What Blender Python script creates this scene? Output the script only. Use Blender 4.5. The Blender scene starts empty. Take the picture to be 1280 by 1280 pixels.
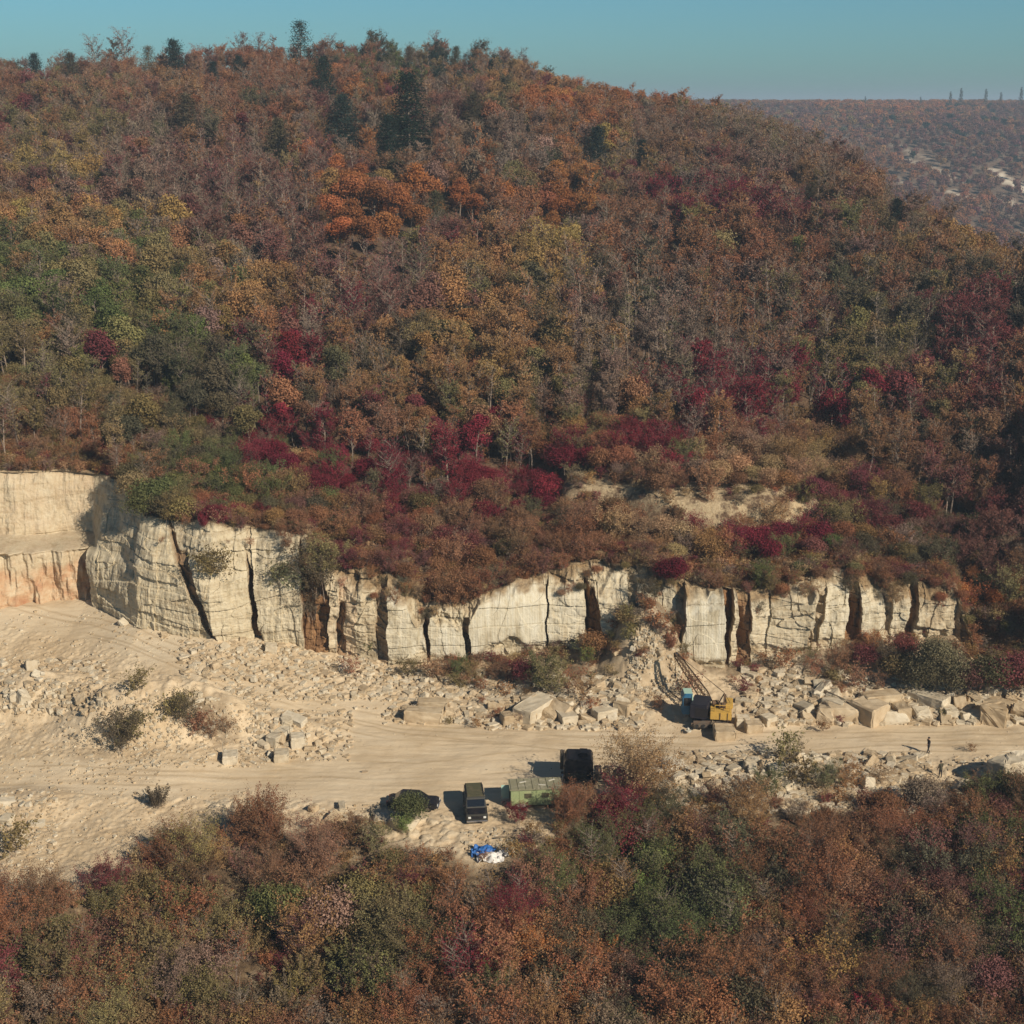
import bpy, bmesh, math, random
import numpy as np
from mathutils import Vector, Matrix
R = math.radians
sc = bpy.context.scene
C = sc.collection
# ------------------------------------------------------------------ camera, sky, sun, exposure
FPX, PITCH, CAMZ = 1752.0, 16.2, 60.0
cd = bpy.data.cameras.new('camera'); cam = bpy.data.objects.new('camera', cd); C.objects.link(cam)
cam.location = (0, 0, CAMZ); cam.rotation_euler = (R(90 - PITCH), 0, 0)
cd.sensor_width = 36; cd.lens = 36 * FPX / 1280; cd.clip_start = 1; cd.clip_end = 20000
sc.camera = cam
SUN_EL = 33.0
SUN_DIR = Vector((0.70, -0.71, 0)).normalized() * math.cos(R(SUN_EL)) + Vector((0, 0, math.sin(R(SUN_EL))))
W = bpy.data.worlds.new('World'); sc.world = W; W.use_nodes = True
wn, wl = W.node_tree.nodes, W.node_tree.links
bg = wn['Background']; sky = wn.new('ShaderNodeTexSky'); sky.sky_type = 'NISHITA'; sky.sun_disc = False
sky.sun_elevation = R(SUN_EL); sky.sun_rotation = math.atan2(SUN_DIR.x, SUN_DIR.y)
sky.air_density = 1.0; sky.dust_density = 0.6; sky.ozone_density = 1.0
tm = wn.new('ShaderNodeMix'); tm.data_type = 'RGBA'; tm.blend_type = 'MULTIPLY'; tm.inputs[0].default_value = 1
tm.inputs[7].default_value = (0.47, 0.93, 1.22, 1)
# sky darkened towards the unseen zenith, so less fill light reaches the shadows
zg = wn.new('ShaderNodeTexCoord'); zs = wn.new('ShaderNodeSeparateXYZ'); wl.new(zg.outputs['Generated'], zs.inputs[0])
zr = wn.new('ShaderNodeValToRGB'); zr.color_ramp.elements[0].position = 0.12; zr.color_ramp.elements[0].color = (1, 1, 1, 1); zr.color_ramp.elements[1].position = 0.75; zr.color_ramp.elements[1].color = (0.42, 0.36, 0.36, 1)
wl.new(zs.outputs[2], zr.inputs[0]); zm = wn.new('ShaderNodeMix'); zm.data_type = 'RGBA'; zm.blend_type = 'MULTIPLY'; zm.inputs[0].default_value = 1
wl.new(sky.outputs[0], tm.inputs[6]); wl.new(tm.outputs[2], zm.inputs[6]); wl.new(zr.outputs[0], zm.inputs[7]); wl.new(zm.outputs[2], bg.inputs[0]); bg.inputs[1].default_value = 0.060
sd = bpy.data.lights.new('sun', 'SUN'); sd.energy = 5.0; sd.angle = R(0.53); sd.color = (1.0, 0.89, 0.74)
so = bpy.data.objects.new('sun', sd); C.objects.link(so)
so.rotation_euler = (-SUN_DIR).to_track_quat('-Z', 'Y').to_euler()
sc.view_settings.view_transform = 'Standard'; sc.view_settings.look = 'None'
sc.view_settings.exposure = 0.14; sc.view_settings.gamma = 1
sc.cycles.max_bounces = 5; sc.cycles.diffuse_bounces = 3; sc.cycles.transparent_max_bounces = 4
sc.cycles.volume_bounces = 0; sc.cycles.glossy_bounces = 2; sc.cycles.transmission_bounces = 2
try: sc.cycles.use_denoising = True
except Exception: pass

# ------------------------------------------------------------------ helpers: projection and noise
CP, SP = math.cos(R(PITCH)), math.sin(R(PITCH))
def ray(px, py):
    a = (np.asarray(px, float) - 640) / FPX; b = (640 - np.asarray(py, float)) / FPX
    return a, CP + b * SP, -SP + b * CP
def at_z(px, py, z=0.0):
    a, dy, dz = ray(px, py); t = (z - CAMZ) / dz
    return a * t, dy * t
def z_at_Y(px, py, Y):
    a, dy, dz = ray(px, py); return CAMZ + dz * (Y / dy)
def at_Y(px, py, Y):
    a, dy, dz = ray(px, py); t = Y / dy
    return Vector((float(a * t), float(Y), float(CAMZ + dz * t)))
def proj(X, Y, Z):
    d = Y * CP - (Z - CAMZ) * SP; v = Y * SP + (Z - CAMZ) * CP
    return 640 + FPX * X / d, 640 - FPX * v / d, d
def _h(ix, iy, iz, seed):
    n = (ix.astype(np.int64) * 374761393 + iy.astype(np.int64) * 668265263 + iz.astype(np.int64) * 2147483647 + seed * 1274126177) & 0xffffffff
    n = ((n ^ (n >> 13)) * 1274126177) & 0xffffffff
    n = ((n ^ (n >> 16)) * 2246822519) & 0xffffffff
    return ((n ^ (n >> 15)) & 0xffffff) / float(0xffffff)
def vn2(x, y, seed=0):
    x = np.asarray(x, float); y = np.asarray(y, float)
    x, y = np.broadcast_arrays(x, y)
    fx, fy = np.floor(x), np.floor(y); u, v = x - fx, y - fy
    u = u * u * (3 - 2 * u); v = v * v * (3 - 2 * v); z = np.zeros_like(fx)
    a = _h(fx, fy, z, seed); b = _h(fx + 1, fy, z, seed); c = _h(fx, fy + 1, z, seed); d = _h(fx + 1, fy + 1, z, seed)
    return (a * (1 - u) + b * u) * (1 - v) + (c * (1 - u) + d * u) * v
def fbm(x, y, o=4, seed=0):
    s = 0; a = 0.5
    for i in range(o):
        s = s + a * (vn2(x, y, seed + i * 17) * 2 - 1); x = np.asarray(x) * 2.03; y = np.asarray(y) * 2.03; a *= 0.5
    return s
def sst(a, b, x):
    t = np.clip((x - a) / (b - a), 0, 1); return t * t * (3 - 2 * t)
def cells(x, y, seed=0):
    """distance to border and id of jittered cells: broken, fractured ground"""
    x = np.asarray(x, float); y = np.asarray(y, float)
    fx, fy = np.floor(x), np.floor(y); d1 = np.full(x.shape, 9.); d2 = np.full(x.shape, 9.); idv = np.zeros(x.shape)
    z = np.zeros_like(fx)
    for i in (-1, 0, 1):
        for j in (-1, 0, 1):
            cx, cy = fx + i, fy + j
            px = cx + _h(cx, cy, z, seed); py = cy + _h(cx, cy, z, seed + 5)
            d = np.hypot(px - x, py - y); w = _h(cx, cy, z, seed + 9)
            near = d < d1
            d2 = np.where(near, d1, np.minimum(d2, d)); idv = np.where(near, w, idv); d1 = np.where(near, d, d1)
    return d2 - d1, idv

# ------------------------------------------------------------------ helpers: meshes, objects, materials
def mesh_np(name, V, F, mat=None, smooth=False, attrs=None, corner=4):
    me = bpy.data.meshes.new(name)
    V = np.asarray(V, np.float32); F = np.asarray(F, np.int32)
    me.vertices.add(len(V)); me.vertices.foreach_set('co', V.ravel())
    n = len(F); me.loops.add(n * corner); me.loops.foreach_set('vertex_index', F.ravel())
    me.polygons.add(n); me.polygons.foreach_set('loop_start', np.arange(n, dtype=np.int32) * corner)
    me.polygons.foreach_set('use_smooth', np.full(n, smooth))
    for k, (dom, typ, val) in (attrs or {}).items():
        a = me.attributes.new(k, typ, dom)
        a.data.foreach_set('value' if typ != 'FLOAT_COLOR' else 'color', np.asarray(val, np.float32).ravel())
    if mat: me.materials.append(mat)
    me.update(calc_edges=True); me.validate()
    return me
def tag(o, label=None, cat=None, group=None, kind=None):
    if label: o['label'] = label
    if cat: o['category'] = cat
    if group: o['group'] = group
    if kind: o['kind'] = kind
    return o
def link(name, me, parent=None):
    o = bpy.data.objects.new(name, me); C.objects.link(o)
    if parent: o.parent = parent
    return o
def empty(name, loc=(0, 0, 0), rz=0.0):
    o = bpy.data.objects.new(name, None); C.objects.link(o); o.location = loc; o.rotation_euler = (0, 0, rz)
    o.empty_display_size = 0.3
    return o
def grid_faces(nr, nc):
    i = np.arange(nr - 1)[:, None] * nc + np.arange(nc - 1)[None, :]
    return np.stack([i, i + 1, i + nc + 1, i + nc], -1).reshape(-1, 4)

class NT:
    def __init__(s, name):
        s.m = bpy.data.materials.new(name); s.m.use_nodes = True; s.n = s.m.node_tree.nodes; s.l = s.m.node_tree.links
        s.b = s.n['Principled BSDF']; s.b.inputs['Specular IOR Level'].default_value = 0.2
    def add(s, t, **kw):
        n = s.n.new(t)
        for k, v in kw.items():
            if k in n.inputs: n.inputs[k].default_value = v
            else: setattr(n, k, v)
        return n
    def noise(s, scale, detail=6, rough=0.6, vec=None, sx=(1, 1, 1)):
        mp = s.add('ShaderNodeMapping'); mp.inputs['Scale'].default_value = sx
        g = s.add('ShaderNodeNewGeometry'); s.l.new(vec or g.outputs['Position'], mp.inputs[0])
        n = s.add('ShaderNodeTexNoise'); n.inputs['Scale'].default_value = scale; n.inputs['Detail'].default_value = detail
        n.inputs['Roughness'].default_value = rough; s.l.new(mp.outputs[0], n.inputs['Vector'])
        return n.outputs['Fac']
    def ramp(s, fac, stops):
        r = s.add('ShaderNodeValToRGB'); e = r.color_ramp.elements
        while len(e) < len(stops): e.new(0.5)
        for i, (p, c) in enumerate(stops):
            e[i].position = p; e[i].color = (*c, 1) if len(c) == 3 else c
        s.l.new(fac, r.inputs[0]); return r.outputs[0]
    def mix(s, fac, a, b, mode='MIX'):
        m = s.add('ShaderNodeMix'); m.data_type = 'RGBA'; m.blend_type = mode
        for sock, v in ((m.inputs[0], fac), (m.inputs[6], a), (m.inputs[7], b)):
            if hasattr(v, 'is_output'): s.l.new(v, sock)
            elif isinstance(v, (int, float)): sock.default_value = v
            else: sock.default_value = (*v, 1)
        return m.outputs[2]
    def math(s, op, a, b=0.0):
        m = s.add('ShaderNodeMath'); m.operation = op
        for i, v in enumerate((a, b)):
            if hasattr(v, 'is_output'): s.l.new(v, m.inputs[i])
            else: m.inputs[i].default_value = v
        return m.outputs[0]
    def attr(s, name, typ='GEOMETRY', out='Fac'):
        a = s.add('ShaderNodeAttribute'); a.attribute_name = name; a.attribute_type = typ; return a.outputs[out]
    def bump(s, h, strength=0.5, dist=0.1):
        b = s.add('ShaderNodeBump'); b.inputs['Strength'].default_value = strength; b.inputs['Distance'].default_value = dist
        s.l.new(h, b.inputs['Height']); s.l.new(b.outputs[0], s.b.inputs['Normal'])
    def out(s, col=None, rough=0.9):
        if col is not None: s.l.new(col, s.b.inputs['Base Color'])
        s.b.inputs['Roughness'].default_value = rough; return s.m
def paint(name, col, rough=0.5, metal=0.0, wear=(0.12, 0.08, 0.05), amt=0.5, spec=0.4, scale=3.0):
    t = NT(name); tc = t.add('ShaderNodeTexCoord')
    f = t.noise(scale, 8, 0.7, tc.outputs['Object']); f2 = t.noise(scale * 5, 4, 0.6, tc.outputs['Object'])
    c = t.mix(t.math('MULTIPLY', t.ramp(f, [(0.5, (0, 0, 0)), (0.68, (1, 1, 1))]), amt), col, wear)
    c = t.mix(0.35, c, t.ramp(f2, [(0.3, (0.55, 0.55, 0.55)), (0.7, (1, 1, 1))]), 'MULTIPLY')
    t.b.inputs['Metallic'].default_value = metal; t.b.inputs['Specular IOR Level'].default_value = spec
    return t.out(c, rough)

# materials of the setting
def m_ground():
    t = NT('quarry_sand')
    a = t.noise(0.09, 8, 0.62); b = t.noise(1.2, 8, 0.7); tr = t.noise(0.9, 6, 0.6, sx=(0.12, 1.6, 1)); sm = t.attr('road'); lit = t.attr('litter')
    c1 = t.ramp(a, [(0.3, (0.54, 0.42, 0.27)), (0.5, (0.63, 0.50, 0.335)), (0.72, (0.70, 0.59, 0.43))])
    c2 = t.ramp(b, [(0.32, (0.33, 0.23, 0.125)), (0.5, (0.52, 0.39, 0.235)), (0.7, (0.66, 0.54, 0.37))])
    rough_c = t.mix(0.55, c1, c2)
    road_c = t.mix(0.30, c1, t.ramp(tr, [(0.36, (0.44, 0.32, 0.18)), (0.5, (0.63, 0.49, 0.31)), (0.66, (0.70, 0.59, 0.41))]))
    c = t.mix(sm, rough_c, road_c)
    c = t.mix(t.attr('pale'), c, (0.60, 0.50, 0.35))
    c = t.mix(t.math('MULTIPLY', t.attr('rut'), 0.60), c, (0.36, 0.255, 0.14))
    dp = t.ramp(t.noise(0.16, 7, 0.65), [(0.50, (0, 0, 0)), (0.62, (1, 1, 1))]); c = t.mix(t.math('MULTIPLY', dp, 0.35), c, (0.42, 0.30, 0.17))
    dk = t.ramp(t.noise(2.4, 8, 0.75), [(0.35, (0.05, 0.032, 0.02)), (0.55, (0.12, 0.08, 0.045)), (0.75, (0.24, 0.17, 0.09))])
    c = t.mix(t.math('MULTIPLY', lit, t.ramp(t.noise(0.55, 8, 0.75), [(0.3, (0.4, 0.4, 0.4)), (0.5, (1, 1, 1))])), c, dk)
    t.bump(t.math('ADD', b, t.math('MULTIPLY', t.noise(7, 6, 0.7), 0.5)), 0.6, 0.12)
    return t.out(c, 0.95)
def m_cliff():
    t = NT('limestone_face')
    a = t.noise(0.22, 8, 0.6); v = t.noise(1.3, 6, 0.65, sx=(1.6, 1.6, 0.10)); hz_ = t.noise(1.0, 6, 0.7, sx=(0.12, 0.12, 1.5)); f = t.noise(3.0, 8, 0.7)
    c = t.ramp(a, [(0.28, (0.40, 0.31, 0.19)), (0.5, (0.50, 0.42, 0.28)), (0.72, (0.58, 0.51, 0.37))])
    c = t.mix(0.50, c, t.ramp(v, [(0.36, (0.26, 0.17, 0.08)), (0.48, (0.50, 0.41, 0.26)), (0.7, (0.62, 0.55, 0.41))]))
    c = t.mix(0.45, c, t.ramp(hz_, [(0.38, (0.26, 0.18, 0.09)), (0.47, (0.50, 0.42, 0.27)), (0.7, (0.6, 0.53, 0.39))]))
    c = t.mix(0.25, c, t.ramp(f, [(0.35, (0.3, 0.23, 0.14)), (0.6, (0.62, 0.56, 0.43))]))
    c = t.mix(t.attr('sawn'), c, t.mix(0.45, (0.58, 0.525, 0.40), t.ramp(v, [(0.36, (0.38, 0.29, 0.16)), (0.46, (0.52, 0.45, 0.31)), (0.64, (0.64, 0.60, 0.49))])))
    st = t.noise(0.5, 8, 0.7, sx=(1.0, 1.0, 0.35)); c = t.mix(t.math('MULTIPLY', t.ramp(st, [(0.52, (0, 0, 0)), (0.66, (1, 1, 1))]), 0.75), c, t.ramp(f, [(0.35, (0.20, 0.15, 0.085)), (0.65, (0.34, 0.28, 0.17))]))
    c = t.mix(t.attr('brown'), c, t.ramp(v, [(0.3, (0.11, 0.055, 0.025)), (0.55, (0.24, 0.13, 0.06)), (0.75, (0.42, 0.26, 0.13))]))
    c = t.mix(t.attr('red'), c, t.ramp(t.noise(0.8, 7, 0.7, sx=(0.6, 0.6, 0.8)), [(0.33, (0.36, 0.165, 0.085)), (0.5, (0.46, 0.29, 0.165)), (0.66, (0.54, 0.43, 0.29))]))
    c = t.mix(t.attr('soil'), c, t.ramp(f, [(0.35, (0.16, 0.10, 0.05)), (0.65, (0.34, 0.24, 0.13))]))
    t.bump(t.math('ADD', f, t.math('MULTIPLY', v, 0.7)), 0.55, 0.15)
    return t.out(c, 0.92)
def m_hill():
    t = NT('leaf_litter')
    f = t.noise(0.35, 9, 0.72); g = t.noise(3.0, 6, 0.7)
    c = t.ramp(f, [(0.3, (0.05, 0.03, 0.024)), (0.5, (0.13, 0.078, 0.05)), (0.7, (0.22, 0.14, 0.08))])
    c = t.mix(0.4, c, t.ramp(g, [(0.35, (0.05, 0.03, 0.02)), (0.65, (0.22, 0.15, 0.08))]))
    p = t.math('MULTIPLY', t.attr('bare'), t.ramp(t.noise(0.5, 8, 0.7), [(0.42, (0, 0, 0)), (0.54, (1, 1, 1))]))
    c = t.mix(p, c, t.mix(0.5, (0.48, 0.36, 0.21), t.ramp(g, [(0.3, (0.30, 0.2, 0.1)), (0.7, (0.62, 0.52, 0.35))])))
    t.bump(t.math('ADD', f, g), 0.8, 0.3)
    return t.out(c, 0.95)
def m_far():
    t = NT('far_hill_cover')
    f = t.noise(0.02, 9, 0.7); g = t.noise(0.12, 6, 0.7)
    c = t.ramp(f, [(0.3, (0.11, 0.075, 0.06)), (0.5, (0.17, 0.11, 0.085)), (0.7, (0.24, 0.16, 0.11))])
    c = t.mix(0.4, c, t.ramp(g, [(0.35, (0.05, 0.045, 0.03)), (0.65, (0.2, 0.14, 0.08))]))
    c = t.mix(t.attr('bare'), c, (0.60, 0.52, 0.40))
    t.bump(g, 0.8, 2.0)
    return t.out(c, 0.95)
def m_rock(name, lo, mid, hi):
    t = NT(name); tc = t.add('ShaderNodeTexCoord'); oi = t.add('ShaderNodeObjectInfo')
    f = t.noise(1.6, 8, 0.65, tc.outputs['Object']); g = t.noise(0.7, 5, 0.6)
    c = t.ramp(f, [(0.3, lo), (0.52, mid), (0.75, hi)])
    c = t.mix(0.35, c, t.ramp(g, [(0.3, lo), (0.7, hi)]))
    c = t.mix(0.45, c, t.ramp(oi.outputs['Random'], [(0.0, (0.62, 0.56, 0.46)), (0.5, (0.85, 0.83, 0.78)), (1.0, (1, 1, 1))]), 'MULTIPLY')
    t.bump(t.noise(5, 6, 0.7, tc.outputs['Object']), 0.5, 0.06)
    return t.out(c, 0.9)
def m_leaf():
    t = NT('leaves')
    for n in list(t.n):
        if n.type == 'BSDF_PRINCIPLED': t.n.remove(n)
    tint = t.attr('tint', 'INSTANCER', 'Color'); v = t.attr('lv')
    c = t.mix(1.0, tint, t.ramp(v, [(0.0, (0.50, 0.44, 0.42)), (0.5, (0.95, 0.95, 0.95)), (0.93, (1.2, 1.2, 1.15)), (1.0, (1.5, 1.5, 1.4))]), 'MULTIPLY')
    d = t.add('ShaderNodeBsdfDiffuse'); tr = t.add('ShaderNodeBsdfTranslucent'); mx = t.add('ShaderNodeMixShader'); mx.inputs[0].default_value = 0.22
    t.l.new(c, d.inputs[0]); t.l.new(c, tr.inputs[0]); t.l.new(d.outputs[0], mx.inputs[1]); t.l.new(tr.outputs[0], mx.inputs[2])
    t.l.new(mx.outputs[0], t.n['Material Output'].inputs[0]); return t.m
def m_bark():
    t = NT('bark'); tc = t.add('ShaderNodeTexCoord'); oi = t.add('ShaderNodeObjectInfo')
    f = t.noise(2.5, 6, 0.7, tc.outputs['Object'])
    c = t.ramp(f, [(0.3, (0.13, 0.095, 0.075)), (0.7, (0.33, 0.26, 0.20))])
    return t.out(c, 0.9)
M = {'ground': m_ground(), 'cliff': m_cliff(), 'hill': m_hill(), 'far': m_far(), 'leaf': m_leaf(), 'bark': m_bark(),
     'rock': m_rock('limestone_block', (0.30, 0.21, 0.12), (0.50, 0.39, 0.25), (0.62, 0.52, 0.37)),
     'rock_pale': m_rock('pale_limestone', (0.40, 0.32, 0.21), (0.58, 0.50, 0.37), (0.66, 0.60, 0.48))}

# ------------------------------------------------------------------ terrain functions
# foot line of the quarry face: (photo x, photo y of foot, ground height there, photo y of top, setback of top)
CL = [(-420, 772, 4, 588, 9), (-150, 770, 4, 588, 9), (0, 765, 4, 592, 8.5), (60, 757, 4, 590, 8.5), (110, 752, 4.2, 594, 8), (150, 768, 4.3, 606, 7.5), (175, 782, 4.4, 646, 5.5),
      (265, 801, 4, 654, 4.6), (320, 797, 3.6, 660, 4.4), (382, 812, 2.6, 672, 3.4), (418, 815, 2.2, 716, 1.2), (485, 830, 1.6, 716, 2.6), (540, 829, 1.5, 752, 1.2),
      (590, 827, 1.6, 748, 1.0), (685, 812, 2.4, 710, 2.4), (740, 806, 3.0, 704, 3.0), (790, 806, 3.6, 708, 4.0), (850, 828, 2.4, 728, 2.4),
      (905, 832, 2.2, 738, 1.6), (938, 832, 2.2, 744, 1.6), (1000, 816, 3.0, 722, 1.2), (1060, 802, 3.8, 716, 2.4), (1130, 798, 4.0, 728, 2.4),
      (1192, 796, 4.0, 730, 1.0), (1232, 848, 1.2, 830, 2.0), (1300, 862, 0.7, 848, 2.0), (1900, 870, 0.5, 852, 2.0)]
_c = np.array(CL, float)
_Xb, _Yb = at_z(_c[:, 0], _c[:, 1], _c[:, 2]); _zb = _c[:, 2]
_zt = z_at_Y(_c[:, 0], _c[:, 3], _Yb + _c[:, 4])
def Yb(X): return np.interp(X, _Xb, _Yb)
def Zb(X): return np.interp(X, _Xb, _zb)
def Ztop(X): return np.interp(X, _Xb, _zt) + 0.9 * fbm(np.asarray(X, float) * 0.30, np.asarray(X, float) * 0, 4, 88) * sst(-45, -35, X)
def Setb(X): return np.interp(X, _Xb, _c[:, 4])
def Pxb(X): return np.interp(X, _Xb, _c[:, 0])
# lower edge of the quarry floor, where the wooded bank drops away
_e = np.array([(-500, 1205), (0, 1148), (100, 1115), (200, 1062), (330, 1036), (450, 1038), (560, 1062), (640, 1075), (720, 1012), (800, 1008), (900, 1012), (1000, 1010), (1150, 1003), (1230, 1000), (1400, 1000), (2000, 1000)], float)
_Xe, _Ye = at_z(_e[:, 0], _e[:, 1], 0.0)
def Yedge(X): return np.interp(X, _Xe, _Ye)
MOUNDS = [(815, 866, 5.4, 6.3, 6.0, 1.0), (190, 918, 3.9, 10.5, 5.4, 1), (300, 915, 1.5, 6, 3.5, 1), (50, 895, 3.0, 10, 5, 1), (20, 1010, 0.9, 7, 4, 1), (1265, 975, 1.3, 5, 3, 1),
          (930, 975, 0.9, 9, 3.2, 1), (1060, 970, 0.7, 7, 3, 1), (380, 920, 0.7, 5, 3, 1), (710, 885, 0.7, 9, 2.6, 1), (1050, 885, 1.0, 8, 3, 1), (1230, 880, 1.1, 6, 2.6, 1)]
_mw = []
for px, py, h, rx, ry, k in MOUNDS:
    x, y = at_z(px, py, 0.0); _mw.append((float(x), float(y), h, rx, ry))
_mw[0] = (_mw[0][0], 141.5, 5.2, 6.0, 6.2)
_road = [(-300, 800), (0, 792), (120, 812), (230, 850), (340, 880), (500, 905), (700, 922), (900, 926), (1100, 918), (1280, 916), (1700, 912)]
_road2 = [(-300, 975), (0, 968), (200, 975), (400, 960), (520, 965), (650, 950)]
def _poly(pts): 
    a = np.array(pts, float); x, y = at_z(a[:, 0], a[:, 1], 0.5); return x, y
def roadness(X, Y):
    x, y = _poly(_road); x2, y2 = _poly(_road2)
    c = np.interp(X, x, y); w = np.interp(X, [-50, -15, 0, 60], [3.6, 4.2, 4.5, 4.2])
    r = 1 - sst(w * 0.75, w * 1.35, np.abs(Y - c))
    c2 = np.interp(X, x2, y2); w2 = np.interp(X, [-60, -25, -12, 5], [2.2, 3.5, 7, 5.5])
    r2 = (1 - sst(w2 * 0.8, w2 * 1.3, np.abs(Y - c2))) * (1 - sst(5, 12, X))
    return np.clip(np.maximum(r, r2) + 0.15 * fbm(X * 0.3, Y * 0.3, 3, 71), 0, 1)
def ground_low(X, Y):
    X = np.asarray(X, float); Y = np.asarray(Y, float)
    d = Yb(X) - Y; w = np.interp(X, [-60, -30, -18, -10, 20, 60], [42, 34, 20, 13, 13, 13])
    z = Zb(X) * np.clip(1 - np.maximum(d, 0) / w, 0, 1) ** 1.35
    for (x, y, h, rx, ry) in _mw:
        q = ((X - x) / rx) ** 2 + ((Y - y) / ry) ** 2
        z = z + h * np.clip(1 - q, 0, 1) ** 1.5 * (1 + 0.25 * fbm(X * 0.5, Y * 0.5, 3, 33))
    e = np.maximum(Yedge(X) - Y, 0)
    z = z - 0.42 * e * sst(0, 5, e) - 0.0
    k = np.exp(-(((X - 84) / 17) ** 2 + ((Y - 150) / 22) ** 2)); z = z + 26 * k  # unseen knoll, a guess, added to cast shade on the gully
    return z
def ground(X, Y):
    X = np.asarray(X, float); Y = np.asarray(Y, float)
    r = roadness(X, Y); q = 1 - r
    z = ground_low(X, Y) + 0.25 * fbm(X * 0.16, Y * 0.16, 3, 3)
    z = z + q * (0.20 * fbm(X * 0.45, Y * 0.45, 5, 9) + 0.10 * np.abs(fbm(X * 1.3, Y * 1.3, 3, 10))) + r * (0.05 * fbm(X * 0.5, Y * 2.2, 3, 12))
    return z
# hillside heights: fan of columns by X/Y
FAR = [(800, 5), (1000, 22), (1200, 40), (1400, 54), (1600, 58), (2500, 58), (7000, 58)]
HT = [(-0.70, [(150, 20), (215, 32), (280, 44), (340, 56), (420, 63), (600, 63), (1500, 62), (7000, 60)]),
      (-0.35, [(150, 17), (185, 23.5), (215, 29), (280, 41), (340, 55), (420, 64.5), (600, 63), (1500, 60), (7000, 58)]),
      (-0.145, [(150, 12.5), (180, 19.5), (215, 27), (280, 41), (340, 55), (420, 69.5), (600, 62), (1500, 60), (7000, 58)]),
      (-0.05, [(150, 11), (180, 18), (215, 26), (280, 40), (340, 55), (420, 70), (600, 62), (1500, 60), (7000, 58)]),
      (0.0, [(146, 9.5), (180, 16.5), (215, 24.5), (280, 38), (340, 52.5), (390, 62), (420, 66.5), (600, 56), (1500, 58), (7000, 58)]),
      (0.055, [(148, 10), (180, 16.5), (215, 24), (280, 38), (340, 49), (400, 58.5), (600, 40)] + FAR),
      (0.126, [(148, 9), (180, 16.5), (215, 24), (280, 37), (340, 47), (395, 55.5), (480, 38), (600, 18)] + FAR),
      (0.17, [(150, 9.5), (200, 20.5), (250, 32), (300, 41), (340, 48), (368, 53), (450, 34), (600, 5)] + FAR),
      (0.23, [(150, 9), (200, 20), (250, 32), (290, 41), (318, 45.5), (380, 28), (600, -5)] + FAR),
      (0.27, [(150, 9), (200, 20), (250, 32.5), (285, 36), (340, 20), (600, -10)] + FAR),
      (0.31, [(148, 8), (200, 19), (240, 29), (268, 32), (320, 16), (600, -14)] + FAR),
      (0.345, [(140, 4), (160, 9), (200, 20), (230, 26), (250, 27.5), (310, 8), (600, -17)] + FAR),
      (0.45, [(140, 6), (160, 16), (200, 26), (230, 31), (250, 32), (310, 2), (600, -20)] + FAR),
      (0.80, [(140, 10), (200, 22), (250, 24), (310, -2), (600, -20)] + FAR)]
_hu = np.array([h[0] for h in HT]); _hy = np.exp(np.linspace(math.log(120), math.log(7000), 700))
_hg = np.array([np.interp(_hy, [p[0] for p in h[1]], [p[1] for p in h[1]]) for h in HT])
_k = np.exp(-np.linspace(-2, 2, 15) ** 2); _k /= _k.sum()
_hg = np.array([np.convolve(np.pad(r, 7, 'edge'), _k, 'valid') for r in _hg])
_uf = np.linspace(-0.70, 0.80, 301); _hf = np.array([np.interp(_uf, _hu, _hg[:, j]) for j in range(700)]).T
_k2 = np.exp(-np.linspace(-2, 2, 13) ** 2); _k2 /= _k2.sum()
_hf = np.array([np.convolve(np.pad(_hf[:, j], 6, 'edge'), _k2, 'valid') for j in range(700)]).T
def hill_raw(X, Y):
    X = np.asarray(X, float); Y = np.asarray(Y, float); u = X / Y
    a = np.clip((u + 0.70) / 1.5 * 300, 0, 299.999); b = np.clip((np.log(np.maximum(Y, 120)) - math.log(120)) / (math.log(7000) - math.log(120)) * 699, 0, 698.999)
    i, j = a.astype(int), b.astype(int); s, t = a - i, b - j
    z = (_hf[i, j] * (1 - s) + _hf[i + 1, j] * s) * (1 - t) + (_hf[i, j + 1] * (1 - s) + _hf[i + 1, j + 1] * s) * t
    vall = np.clip(u - 0.2, 0, 1) * 130 * sst(450, 650, Y) * (1 - sst(950, 1250, Y))
    far = sst(600, 900, Y) * (1 - sst(1300, 1600, Y))
    return z - vall + far * 15 * fbm(X * 0.005 + Y * 0.002, Y * 0.0035, 4, 41)
def hill(X, Y):
    X = np.asarray(X, float); Y = np.asarray(Y, float)
    yt = Yb(X) + Setb(X); w = sst(0, 22, Y - yt)
    n = (1.6 * fbm(X * 0.03, Y * 0.03, 3, 5) + 0.5 * fbm(X * 0.2, Y * 0.2, 3, 6)) * sst(0, 12, Y - yt)
    scarp = 3.4 * sst(0, 2.0, Y - (yt + 15.5 + 2.5 * fbm(X * 0.09, X * 0.0, 3, 8))) * sst(4, 8, X) * (1 - sst(30, 42, X))
    scarp = scarp * (1 - sst(20, 50, Y - yt))
    kn = 16 * np.exp(-(((X - 84) / 17) ** 2 + ((Y - 150) / 22) ** 2))  # the same added shade knoll carried onto the hillside
    return Ztop(X) * (1 - w) + hill_raw(X, Y) * w + n + scarp + kn
def terrain(X, Y):
    return np.where(Y < Yb(X) + 0.5, ground(X, Y), hill(X, np.maximum(Y, Yb(X) + Setb(X))))
def hit(px, py, lo=70, hi=480):
    """where the line of sight of a photo pixel meets the terrain"""
    Y = np.linspace(lo, hi, 3200); a, dy, dz = ray(px, py)
    X = a / dy * Y; Z = CAMZ + dz / dy * Y
    m = Z < terrain(X, Y); i = int(np.argmax(m)) if m.any() else len(Y) - 1
    return float(X[i]), float(Y[i]), float(terrain(X[i:i + 1], Y[i:i + 1])[0])

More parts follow.
